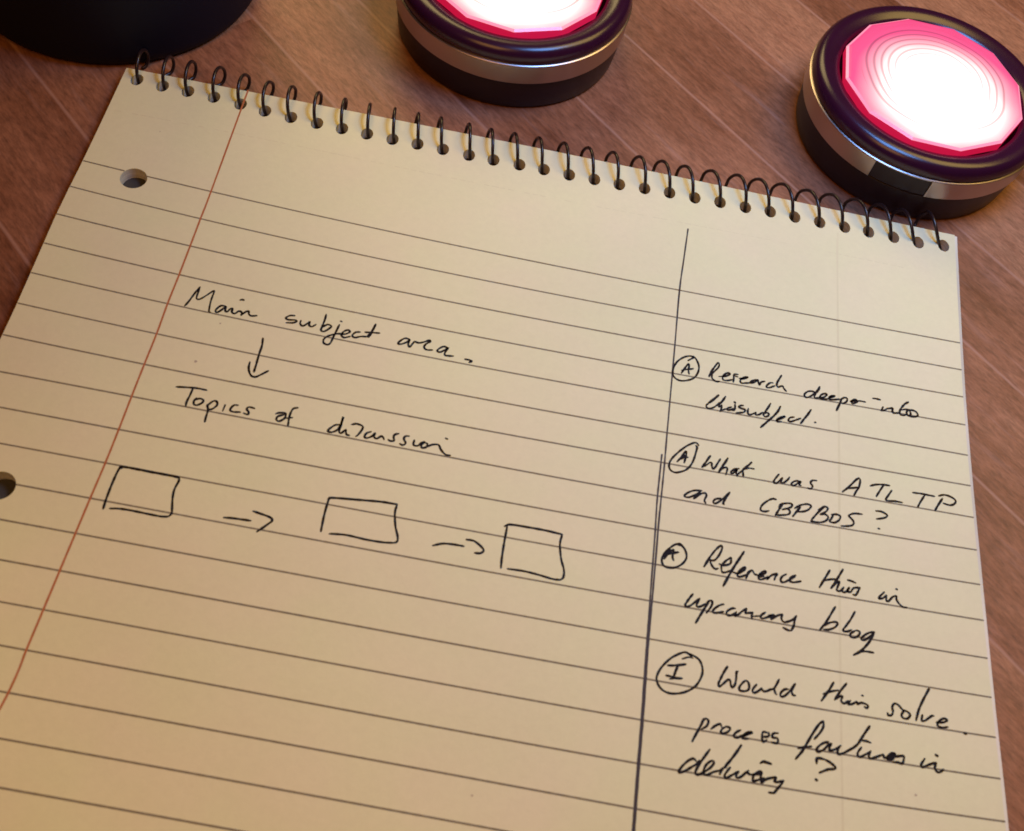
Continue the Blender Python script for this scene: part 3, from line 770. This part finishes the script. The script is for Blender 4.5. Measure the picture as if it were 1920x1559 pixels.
 ([(167.66,-102.98),(166.91,-103.56),(166.51,-104.26),(166.69,-104.89),(167.38,-104.76),(168.19,-104.17),(168.77,-103.81)],1.0),
 ([(168.42,-104.0),(169.23,-103.35),(169.58,-102.85)],1.1),
 ([(169.58,-102.85),(169.0,-103.15),(168.42,-103.88),(168.42,-104.37),(169.12,-104.48),(169.81,-104.28),(170.74,-103.93)],1.0)],
'note_d': [([(149.1,-123.93),(147.96,-123.4),(146.96,-123.71),(145.03,-125.11),(143.32,-127.27),(142.55,-129.24),(142.85,-130.6),(143.85,-131.62),(145.27,-132.0),(147.04,-131.68),(148.78,-130.86),(150.3,-129.47),(151.24,-127.44),(151.27,-125.8),(150.65,-124.47),(149.61,-123.84),(148.48,-123.55)],1.0),
 ([(147.27,-124.83),(148.41,-124.27),(149.33,-124.26)],0.8),
 ([(144.52,-126.64),(146.11,-126.34),(148.05,-125.74)],1.1),
 ([(146.55,-126.26),(146.09,-127.58),(145.72,-129.07)],1.1),
 ([(144.29,-128.68),(145.05,-128.68),(146.06,-128.84),(147.5,-128.68)],1.1),
 ([(145.09,-129.22),(146.07,-128.88)],1.1),
 ([(152.04,-135.67),(151.48,-137.13),(150.6,-139.03),(150.04,-140.31)],1.1),
 ([(151.83,-136.14),(152.39,-135.57),(152.94,-135.9),(152.65,-136.92),(151.67,-137.72)],1.0),
 ([(153.46,-137.4),(154.21,-136.65),(155.17,-136.08),(155.49,-136.61)],1.0),
 ([(156.21,-136.48),(155.6,-136.98),(155.4,-137.69),(156.03,-137.72),(156.89,-137.14),(157.1,-136.52),(156.33,-136.35)],1.0),
 ([(159.17,-136.54),(158.36,-137.07),(157.86,-137.84),(158.4,-138.16),(159.55,-137.44)],1.0),
 ([(159.56,-137.67),(160.53,-137.07),(161.37,-136.63),(160.71,-136.61),(159.75,-137.4),(159.57,-138.05),(160.65,-137.92)],1.0),
 ([(164.3,-136.11),(163.37,-136.24),(163.4,-137.95),(164.24,-137.48)],1.0),
 ([(163.49,-137.07),(164.47,-136.76),(164.59,-136.02)],1.0),
 ([(166.37,-135.84),(165.45,-136.07),(165.22,-136.82),(166.25,-136.87),(166.2,-137.75),(165.17,-137.8)],1.0),
 ([(177.26,-124.01),(176.28,-125.77),(174.77,-128.12)],1.1),
 ([(179.85,-123.72),(178.53,-125.56),(177.43,-127.43)],1.05),
 ([(175.15,-126.69),(176.48,-125.98),(178.22,-125.37)],1.0),
 ([(177.43,-127.43),(178.3,-126.62),(178.96,-126.46),(178.69,-127.36),(179.3,-127.8),(180.17,-127.1)],1.0),
 ([(180.58,-126.98),(180.07,-127.76),(180.93,-127.6),(181.8,-127.0),(181.95,-127.42),(182.77,-127.03),(183.79,-127.21),(184.02,-127.57),(183.77,-127.9),(183.32,-127.74)],1.0),
 ([(182.86,-125.55),(183.1,-125.59)],1.2),
 ([(190.94,-126.97),(190.06,-126.11),(189.35,-126.0),(188.87,-126.73),(188.98,-127.52),(188.74,-128.33),(188.01,-128.54),(187.89,-128.12)],1.0),
 ([(191.18,-127.08),(190.65,-128.03),(191.07,-128.59),(191.89,-128.45),(192.38,-127.72),(191.95,-127.19),(190.94,-126.97)],1.0),
 ([(196.55,-121.75),(195.44,-123.71),(194.26,-126.16),(193.51,-128.56)],1.1),
 ([(196.15,-122.24),(196.51,-121.83)],1.4),
 ([(194.86,-127.23),(194.65,-128.35),(195.37,-128.22),(196.66,-127.15),(197.18,-127.01)],1.0),
 ([(197.62,-128.22),(199.07,-127.92),(199.78,-127.39),(199.12,-127.19),(198.05,-127.91),(197.78,-128.79),(198.58,-129.05),(199.83,-128.71)],1.0),
 ([(203.05,-129.37),(203.41,-129.39)],1.35),
 ([(156.21,-124.68),(155.88,-125.26),(155.33,-126.37),(154.8,-127.66)],1.1),
 ([(154.8,-127.66),(154.58,-128.29),(154.6,-128.78),(154.84,-128.88),(155.41,-128.34),(155.97,-127.69),(156.45,-127.27),(156.8,-127.39),(156.92,-127.96),(157.08,-128.52),(157.33,-128.62),(157.66,-128.22),(157.84,-127.69),(157.96,-126.78),(157.98,-125.88),(158.01,-125.42),(158.28,-125.29)],1.0),
 ([(159.88,-126.8),(159.4,-127.21),(158.83,-128.0),(158.6,-128.59),(158.76,-128.95),(159.25,-129.01),(159.84,-128.9),(160.32,-128.62),(160.55,-128.18),(160.49,-127.4),(160.18,-126.91),(159.88,-126.8)],1.0),
 ([(162.01,-127.22),(161.48,-127.91),(161.22,-128.55),(161.36,-128.87),(161.65,-128.92),(162.18,-128.57),(162.76,-128.07),(163.0,-127.78),(163.16,-128.1),(163.46,-128.29),(164.04,-128.13),(164.72,-127.71),(165.41,-127.37),(165.89,-126.56),(166.42,-125.37)],1.0),
 ([(165.43,-127.37),(165.56,-127.81),(165.72,-128.22),(165.96,-128.49)],1.0),
 ([(168.27,-127.02),(167.77,-127.06),(167.18,-127.46),(166.75,-128.08),(166.7,-128.54),(167.0,-128.7),(167.49,-128.49),(167.98,-128.01),(168.47,-127.43),(169.05,-126.53),(169.6,-125.68)],1.0),
 ([(169.6,-125.68),(169.15,-126.61),(168.94,-127.24),(169.01,-127.72),(169.26,-127.97),(169.65,-128.0)],1.0),
 ([(150.99,-143.79),(150.63,-143.44),(150.15,-143.49),(149.35,-144.07),(148.56,-144.96),(147.9,-146.0),(147.98,-146.34),(148.51,-146.19),(149.43,-145.57),(150.35,-144.83),(150.98,-144.37),(151.6,-143.56)],1.0),
 ([(153.44,-141.15),(152.63,-142.45),(151.85,-143.75),(151.25,-144.9),(150.93,-145.77),(151.13,-146.14),(151.72,-146.04),(152.53,-145.49)],1.05),
 ([(152.42,-145.51),(153.22,-144.91),(153.91,-144.21),(154.3,-143.5),(154.11,-143.18),(153.63,-143.33),(152.94,-144.03),(152.51,-144.92),(152.48,-145.56),(152.79,-145.91),(153.38,-145.78),(154.2,-145.2),(155.38,-144.71)],1.0),
 ([(159.36,-139.31),(158.38,-140.97),(157.23,-142.7),(156.42,-143.77)],1.15),
 ([(156.42,-143.77),(155.85,-144.46),(155.46,-145.39)],1.0),
 ([(155.38,-144.71),(156.07,-144.13),(156.66,-143.85)],0.9),
 ([(157.38,-143.78),(156.93,-144.44),(156.42,-145.28),(156.5,-145.79),(156.97,-145.71),(157.67,-145.18),(158.73,-144.42),(159.02,-144.25)],1.0),
 ([(159.03,-144.28),(158.62,-144.79),(158.58,-145.37),(159.12,-145.34),(159.82,-144.81),(160.41,-144.13),(160.82,-143.83)],1.0),
 ([(160.82,-143.77),(160.65,-144.21),(161.01,-144.37),(161.5,-144.43)],1.0),
 ([(161.44,-144.48),(162.09,-144.19),(162.94,-144.1),(163.29,-143.87),(163.17,-143.54),(162.57,-143.76),(161.86,-144.46),(161.69,-145.07),(161.77,-145.58),(162.36,-145.3),(163.19,-144.93),(163.79,-144.59)],1.0),
 ([(162.1,-144.3),(163.17,-144.0)],1.2),
 ([(163.3,-144.1),(163.13,-144.71),(163.33,-145.54),(163.8,-145.05),(164.51,-144.58),(165.23,-144.23)],1.0),
 ([(164.27,-144.74),(164.99,-144.44),(166.01,-144.07),(165.96,-144.45),(165.72,-144.84),(166.32,-144.91),(167.46,-144.42)],0.95),
 ([(167.46,-144.42),(166.93,-145.32),(166.22,-146.25),(165.75,-146.9),(165.27,-147.01),(164.73,-147.05)],1.05),
 ([(163.01,-142.04),(163.61,-141.65),(164.34,-141.7),(165.13,-141.82)],1.1),
 ([(175.15,-131.97),(174.41,-132.59),(173.43,-134.04),(171.96,-136.67),(171.0,-138.4),(169.72,-140.1)],1.1),
 ([(175.15,-131.97),(175.14,-132.94),(174.56,-134.16),(173.34,-135.72)],1.0),
 ([(170.2,-138.0),(171.16,-137.67),(172.77,-137.23)],1.0),
 ([(176.08,-135.79),(175.03,-136.21),(174.05,-137.09),(173.73,-137.77),(174.21,-137.97),(175.18,-137.36),(175.99,-136.43),(176.64,-136.03),(176.31,-136.69),(176.22,-137.33),(176.79,-137.23),(177.6,-136.78),(178.42,-136.08)],1.0),
 ([(178.34,-136.14),(177.84,-137.05),(177.9,-137.74),(178.71,-137.52),(179.86,-136.77),(180.84,-136.05)],1.0),
 ([(184.24,-131.32),(183.04,-133.13),(181.84,-135.09),(180.68,-136.24)],1.1),
 ([(182.75,-134.37),(183.49,-134.32),(184.33,-134.49)],1.0),
 ([(182.47,-135.68),(181.8,-136.67),(181.7,-137.31),(182.26,-137.52),(183.24,-136.88),(184.23,-136.24)],1.0),
 ([(184.24,-136.08),(183.89,-136.93),(184.03,-137.53),(184.85,-137.23),(186.0,-136.64),(186.66,-136.28)],1.0),
 ([(186.66,-136.28),(186.96,-136.86),(187.95,-136.53),(188.94,-136.04),(188.79,-135.72),(188.13,-135.95),(187.46,-136.62),(187.6,-137.06),(188.25,-136.95),(188.93,-136.36)],1.1),
 ([(187.46,-136.62),(188.6,-136.34)],1.4),
 ([(188.93,-136.36),(189.75,-136.06),(190.65,-135.9),(190.71,-136.36),(190.34,-137.36),(189.53,-137.27),(188.56,-137.36)],1.0),
 ([(194.81,-135.65),(194.0,-136.96),(194.3,-137.33),(195.23,-136.83),(196.23,-136.34),(196.98,-136.05)],1.0),
 ([(197.06,-136.04),(196.67,-137.04),(197.11,-137.74),(197.69,-137.64),(198.38,-137.06)],1.0),
 ([(197.0,-134.56),(197.4,-134.72)],1.45),
 ([(173.74,-140.25),(173.79,-139.31),(174.36,-139.14),(175.32,-139.2)],1.1),
 ([(175.32,-139.2),(176.43,-139.63),(177.38,-140.31),(177.05,-140.67),(175.93,-140.94),(174.25,-141.85)],1.0),
 ([(173.53,-143.19),(173.84,-143.29)],1.45)]}
INKN = {'heading': ('handwriting', 'handwritten line reading Main subject area'),
        'topics': ('handwriting', 'handwritten line reading Topics of discussion'),
        'arrow_down': ('drawn_arrow', 'drawn arrow pointing down between the two headings'),
        'arrow_a': ('drawn_arrow', 'drawn arrow after the leftmost box'),
        'arrow_b': ('drawn_arrow', 'drawn arrow before the rightmost box'),
        'box_a': ('drawn_box', 'drawn box by the red margin line'),
        'box_b': ('drawn_box', 'wide drawn box between the two arrows'),
        'box_c': ('drawn_box', 'tall drawn box at the end of the row'),
        'divider': ('column_line', 'long hand-drawn line dividing the page, doubled in its lower half'),
        'note_a': ('handwriting', 'circled A note reading Research deeper into this subject'),
        'note_b': ('handwriting', 'circled A note reading What was ATLTP and CBPBOS ?'),
        'note_c': ('handwriting', 'circled A note reading Reference this in upcoming blog'),
        'note_d': ('handwriting', 'circled I note asking Would this solve process factives in delivery ?')}
for k, (key, strokes) in enumerate(INK.items()):
    nm, lab = INKN[key]
    wd = 0.47 if key.startswith(('note', 'heading', 'topics')) else (0.40 if key == 'divider' else 0.49)
    o = flat_obj(nm, ribbon(strokes, wd, TH + 0.034, dz=0.0008, jit=0.11, seed=20 + k, taper=key != 'divider'), mat_inkg if key == 'divider' else mat_ink, sheet)
    o['label'] = lab

# spiral: one black wire that runs through every hole
RW, RA, RB = 0.42, 4.5, 4.4
jr = random.Random(5)
JIT = [(jr.uniform(-0.35, 0.35), jr.uniform(0.93, 1.06), jr.uniform(-0.3, 0.3)) for _ in HOLES]
LEAN = [(0, 0.3), (29, 0.4), (60, 1.8), (100, 3.2), (130, 4.2), (175, 5.4), (192, 5.6), (208, 5.8)]
BULGE = [(0, -0.2), (12, -0.4), (29, -1.0), (45, -0.9), (60, -0.1), (90, 0.1), (130, 0.5), (185, 0.5), (200, -0.6), (208, -1.6)]
path = []
nh = len(HOLES)
for i in range(nh - 1, -1, -1):
    x, y = HOLES[i]
    xn, yn = HOLES[i - 1] if i else (x - 6.4, y)
    xs = x + 0.15 + JIT[i][0]
    xsn = xn + 0.15 + JIT[i - 1][0]
    yc, zc = y + 6.7, TH - 0.75
    n = 36
    lean = lerp_table(LEAN, x) + JIT[i][2]
    bul = lerp_table(BULGE, x)
    for k in range(n):
        t = k / n
        th = math.pi + 0.3 - t * 2 * math.pi
        if t < 0.55:
            xx = xs - lean * t / 0.55 + bul * math.sin(math.pi * min(1.0, t / 0.5))
        else:
            u = (t - 0.55) / 0.45
            xx = (xs - lean) + (xsn - xs + lean) * (u * u * (3 - 2 * u))
        if i == 0 and t > 0.72:
            break
        path.append((xx, yc + RA * math.cos(th), max(RW + 0.02, zc + RB * (JIT[i][1] if t < 0.5 else 1.0) * math.sin(th))))
mat_wire = simple('coated_wire', (0.022, 0.010, 0.010), 0.30, spec=0.5, noise=0.2)
V, F = [], []
SEG = 10
for i, p in enumerate(path):
    p = Vector(p)
    t = (Vector(path[min(i + 1, len(path) - 1)]) - Vector(path[max(i - 1, 0)])).normalized()
    a = t.cross(Vector((1, 0, 0))).normalized()
    b_ = t.cross(a).normalized()
    for k in range(SEG):
        an = 2 * math.pi * k / SEG
        V.append(tuple(p + (a * math.cos(an) + b_ * math.sin(an)) * RW))
for i in range(len(path) - 1):
    for k in range(SEG):
        q = (k + 1) % SEG
        F.append((i * SEG + k, i * SEG + q, (i + 1) * SEG + q, (i + 1) * SEG + k))
F.append(tuple(range(SEG))); F.append(tuple(range(len(V) - SEG, len(V))))
mesh_obj('wire_spiral', V, F, mat_wire, pad, smooth=True)


# ------------------------------------------------------------------ push lights
mat_black = simple('black_gloss_plastic', (0.034, 0.004, 0.018), 0.24, spec=0.5, noise=0.2, nscale=90)
mat_base = simple('black_satin_plastic', (0.018, 0.005, 0.012), 0.42, spec=0.4, noise=0.2, nscale=90)
mat_chrome, cnt_, cb = new_mat('chrome_band')
cb.inputs['Metallic'].default_value = 1.0
cb.inputs['Base Color'].default_value = (0.50, 0.40, 0.37, 1)
tcx = N(cnt_, 'ShaderNodeTexCoord')
nzx = N(cnt_, 'ShaderNodeTexNoise', i_Scale=300.0, i_Detail=3.0)
cnt_.links.new(tcx.outputs['Object'], nzx.inputs['Vector'])
rgx = N(cnt_, 'ShaderNodeMapRange')
rgx.inputs['To Min'].default_value = 0.24; rgx.inputs['To Max'].default_value = 0.40
cnt_.links.new(nzx.outputs['Fac'], rgx.inputs['Value'])
cnt_.links.new(rgx.outputs['Result'], cb.inputs['Roughness'])


def lens_material():
    """lit diffuser: white where the LEDs sit under it, pink towards the rim, moulded rings"""
    mt, nt, b = new_mat('lit_pink_lens')
    L = nt.links
    tc = N(nt, 'ShaderNodeTexCoord')
    sv = N(nt, 'ShaderNodeVectorMath', operation='MULTIPLY_ADD')
    L.new(tc.outputs['Object'], sv.inputs[0])
    sv.inputs[1].default_value = (1000 / 24.0, 1000 / 24.0, 0)
    sv.inputs[2].default_value = (-0.04, 0.24, 0)
    ln = N(nt, 'ShaderNodeVectorMath', operation='LENGTH')
    L.new(sv.outputs['Vector'], ln.inputs[0])
    nz = N(nt, 'ShaderNodeTexNoise', i_Scale=60.0, i_Detail=1.0)
    L.new(tc.outputs['Object'], nz.inputs['Vector'])
    ad = N(nt, 'ShaderNodeMath', operation='MULTIPLY_ADD')
    L.new(nz.outputs['Fac'], ad.inputs[0]); ad.inputs[1].default_value = 0.16
    L.new(ln.outputs['Value'], ad.inputs[2])
    mr = N(nt, 'ShaderNodeMapRange'); mr.inputs['From Max'].default_value = 1.4
    L.new(ad.outputs[0], mr.inputs['Value'])
    cr = N(nt, 'ShaderNodeValToRGB')
    els = cr.color_ramp.elements
    els[0].position = 0.0; els[0].color = (1, 0.92, 0.88, 1)
    els[1].position = 1.0; els[1].color = (1.0, 0.040, 0.19, 1)
    for p, c in ((0.40, (1, 0.90, 0.84, 1)), (0.54, (1, 0.72, 0.66, 1)), (0.64, (1.0, 0.36, 0.42, 1)), (0.74, (1, 0.085, 0.25, 1))):
        e = els.new(p); e.color = c
    L.new(mr.outputs['Result'], cr.inputs['Fac'])
    st_ = N(nt, 'ShaderNodeValToRGB')
    se = st_.color_ramp.elements
    se[0].position = 0.0; se[0].color = (1, 1, 1, 1)
    se[1].position = 1.0; se[1].color = (0.14, 0.14, 0.14, 1)
    for p, v in ((0.32, 0.80), (0.46, 0.38), (0.60, 0.23), (0.72, 0.17)):
        e = se.new(p); e.color = (v, v, v, 1)
    L.new(mr.outputs['Result'], st_.inputs['Fac'])
    # moulded rings: concentric about the middle of the lens, slightly uneven
    rs = N(nt, 'ShaderNodeVectorMath', operation='MULTIPLY')
    L.new(tc.outputs['Object'], rs.inputs[0]); rs.inputs[1].default_value = (1000, 1000, 0)
    rl = N(nt, 'ShaderNodeVectorMath', operation='LENGTH'); L.new(rs.outputs['Vector'], rl.inputs[0])
    ra = N(nt, 'ShaderNodeMath', operation='MULTIPLY_ADD')
    L.new(nz.outputs['Fac'], ra.inputs[0]); ra.inputs[1].default_value = 2.2; L.new(rl.outputs['Value'], ra.inputs[2])
    rf = N(nt, 'ShaderNodeMath', operation='MULTIPLY'); L.new(ra.outputs[0], rf.inputs[0]); rf.inputs[1].default_value = 3.3
    rn = N(nt, 'ShaderNodeMath', operation='SINE'); L.new(rf.outputs[0], rn.inputs[0])
    rm = N(nt, 'ShaderNodeMapRange')
    rm.inputs['From Min'].default_value = 0.1; rm.inputs['From Max'].default_value = 1.0
    rm.inputs['To Min'].default_value = 1.0; rm.inputs['To Max'].default_value = 0.50
    L.new(rn.outputs[0], rm.inputs['Value'])
    # rings only inside r = 19.5 mm, the bevelled border stays smooth
    ib = N(nt, 'ShaderNodeMath', operation='LESS_THAN'); L.new(rl.outputs['Value'], ib.inputs[0]); ib.inputs[1].default_value = 19.8
    mi = N(nt, 'ShaderNodeMix'); mi.inputs['A'].default_value = 1.0
    L.new(ib.outputs[0], mi.inputs['Factor']); L.new(rm.outputs['Result'], mi.inputs['B'])
    m0 = N(nt, 'ShaderNodeMath', operation='MULTIPLY')
    L.new(st_.outputs['Color'], m0.inputs[0]); L.new(mi.outputs['Result'], m0.inputs[1])
    ml = N(nt, 'ShaderNodeMath', operation='MULTIPLY')
    L.new(m0.outputs[0], ml.inputs[0]); ml.inputs[1].default_value = LENS_POWER
    L.new(cr.outputs['Color'], b.inputs['Emission Color'])
    L.new(ml.outputs[0], b.inputs['Emission Strength'])
    b.inputs['Base Color'].default_value = (0.22, 0.05, 0.09, 1)
    b.inputs['Roughness'].default_value = 0.35
    b.inputs['Specular IOR Level'].default_value = 0.15
    return mt


LENS_POWER = 5.0
mat_lens = lens_material()
mat_wall = simple('red_lens_rim', (0.45, 0.02, 0.08), 0.3)
wb = mat_wall.node_tree.nodes['Principled BSDF']
wb.inputs['Emission Color'].default_value = (1.0, 0.012, 0.085, 1)
wb.inputs['Emission Strength'].default_value = 0.5


mat_bevel = simple('pale_lens_edge', (0.4, 0.15, 0.2), 0.2)
wb = mat_bevel.node_tree.nodes['Principled BSDF']
wb.inputs['Emission Color'].default_value = (1.0, 0.26, 0.38, 1)
wb.inputs['Emission Strength'].default_value = 0.95


def lens_mesh(name, parent, rot):
    """twelve-sided bevelled diffuser with moulded rings"""
    seg = 96
    V, F = [], []

    def poly_r(a, R):
        k = 2 * math.pi / 12
        t = (a % k) - k / 2
        return R * math.cos(k / 2) / math.cos(t)
    rows = [(24.2, 18.2, 1), (24.2, 20.5, 1), (23.55, 20.95, 1), (23.0, 21.2, 1), (22.4, 21.3, 0.8), (21.6, 21.2, 0.5)]
    r = 20.8
    k = 0
    while r > 0.8:
        rows.append((r, 21.35 + (20.8 - r) * 0.045 + (0.16 if k % 2 else 0.0), max(0, 0.3 - 0.05 * k)))
        r -= 0.95
        k += 1
    for R, z, f in rows:
        z -= 0.9
        for i in range(seg):
            a = 2 * math.pi * i / seg + rot
            rr = f * poly_r(a - rot, R) + (1 - f) * R
            V.append((rr * math.cos(a), rr * math.sin(a), z))
    for j in range(len(rows) - 1):
        for i in range(seg):
            q = (i + 1) % seg
            F.append((j * seg + i, j * seg + q, (j + 1) * seg + q, (j + 1) * seg + i))
    F.append(tuple((len(rows) - 1) * seg + i for i in range(seg)))
    F.append(tuple(reversed(range(seg))))
    o = mesh_obj(name, V, F, mat_lens, parent)
    o.data.materials.append(mat_wall)
    o.data.materials.append(mat_bevel)
    for p in o.data.polygons:
        p.use_smooth = False
        c = p.center
        if c.z < 0.0195:
            p.material_index = 1
        elif c.z < 0.0200 and math.hypot(c.x, c.y) > 0.0230:
            p.material_index = 2
    return o


BASE_P = [(0.01, 0.0), (28.6, 0.0), (29.6, 0.35), (30.0, 1.2), (30.45, 5.0), (30.6, 9.2), (30.2, 9.5), (0.01, 9.5)]
BAND_P = [(29.8, 9.55), (31.0, 9.55), (31.2, 9.75), (31.2, 14.9), (31.05, 15.05), (29.8, 15.05)]
RIM_P = [(29.8, 15.06), (31.25, 15.06), (31.5, 15.25), (31.5, 15.45), (31.25, 15.65), (29.8, 15.65)]
RING_P = [(30.0, 15.66), (30.95, 15.66), (31.2, 16.2), (31.2, 17.1), (30.85, 18.2), (30.2, 19.1), (29.2, 19.65), (28.0, 19.75), (26.8, 19.5), (25.6, 19.0), (24.7, 18.5), (24.4, 17.8), (24.4, 15.66)]


def puck(loc, label, rot, gap=None):
    t = empty('push_light', (loc[0] * MM, loc[1] * MM, 0), label, 'push light', 'round push lights behind the notepad')
    V, F = lathe(BASE_P); o = mesh_obj('base', V, F, mat_base, t, True)
    if gap:
        V, F = lathe(BAND_P, 120, gap[1], gap[0] + 2 * math.pi)
        mesh_obj('chrome_band', V, F, mat_chrome, t, False)
        hp = [(29.8, 9.55), (30.6, 9.55), (30.75, 9.8), (30.75, 14.8), (30.6, 15.05), (29.8, 15.05)]
        V, F = lathe(hp, 24, gap[0], gap[1])
        mesh_obj('dark_inset', V, F, mat_base, t, False)
    else:
        V, F = lathe(BAND_P); mesh_obj('chrome_band', V, F, mat_chrome, t, False)
    V, F = lathe(RIM_P); mesh_obj('chrome_rim', V, F, mat_chrome, t, True)
    V, F = lathe(RING_P); mesh_obj('top_ring', V, F, mat_black, t, True)
    lens_mesh('lens', t, rot)
    for ob in t.children:
        if ob.data.polygons[0].use_smooth:
            md = ob.modifiers.new('edge', 'EDGE_SPLIT'); md.split_angle = math.radians(50)
        else:
            if ob.name.startswith('chrome'):
                for p in ob.data.polygons:
                    p.use_smooth = True
                md = ob.modifiers.new('edge', 'EDGE_SPLIT'); md.split_angle = math.radians(30)
    return t


puck((89.0, 46.5), 'lit round push light with an unbroken chrome band, standing nearer the dark pot', math.radians(6))
puck((200.3, 36.1), 'lit round push light touching the spiral, with a dark gap in its chrome band', math.radians(13), (math.radians(-117.5), math.radians(-90.0)))

# ------------------------------------------------------------------ dark pot
pot = empty('pot', (-17.0 * MM, 39.4 * MM, 0), 'dark navy round pot with smooth sides standing at the notepad corner', 'pot')
mat_pot = simple('dark_navy_glaze', (0.005, 0.005, 0.014), 0.60, spec=0.2, noise=0.25, nscale=40)
POT = [(0.01, 0.0), (33.8, 0.0), (35.4, 0.25), (36.5, 1.0), (37.2, 2.2), (37.5, 4.0), (37.8, 20), (38.2, 60), (38.4, 92), (38.0, 93.5), (37.2, 94), (36.2, 93.5), (35.6, 92), (35.2, 60), (34.6, 8), (33, 5), (0.01, 4.5)]
POT = [(r * 1.035, z) for r, z in POT]
V, F = lathe(POT, 160)
o = mesh_obj('body', V, F, mat_pot, pot, True)
md = o.modifiers.new('edge', 'EDGE_SPLIT'); md.split_angle = math.radians(40)
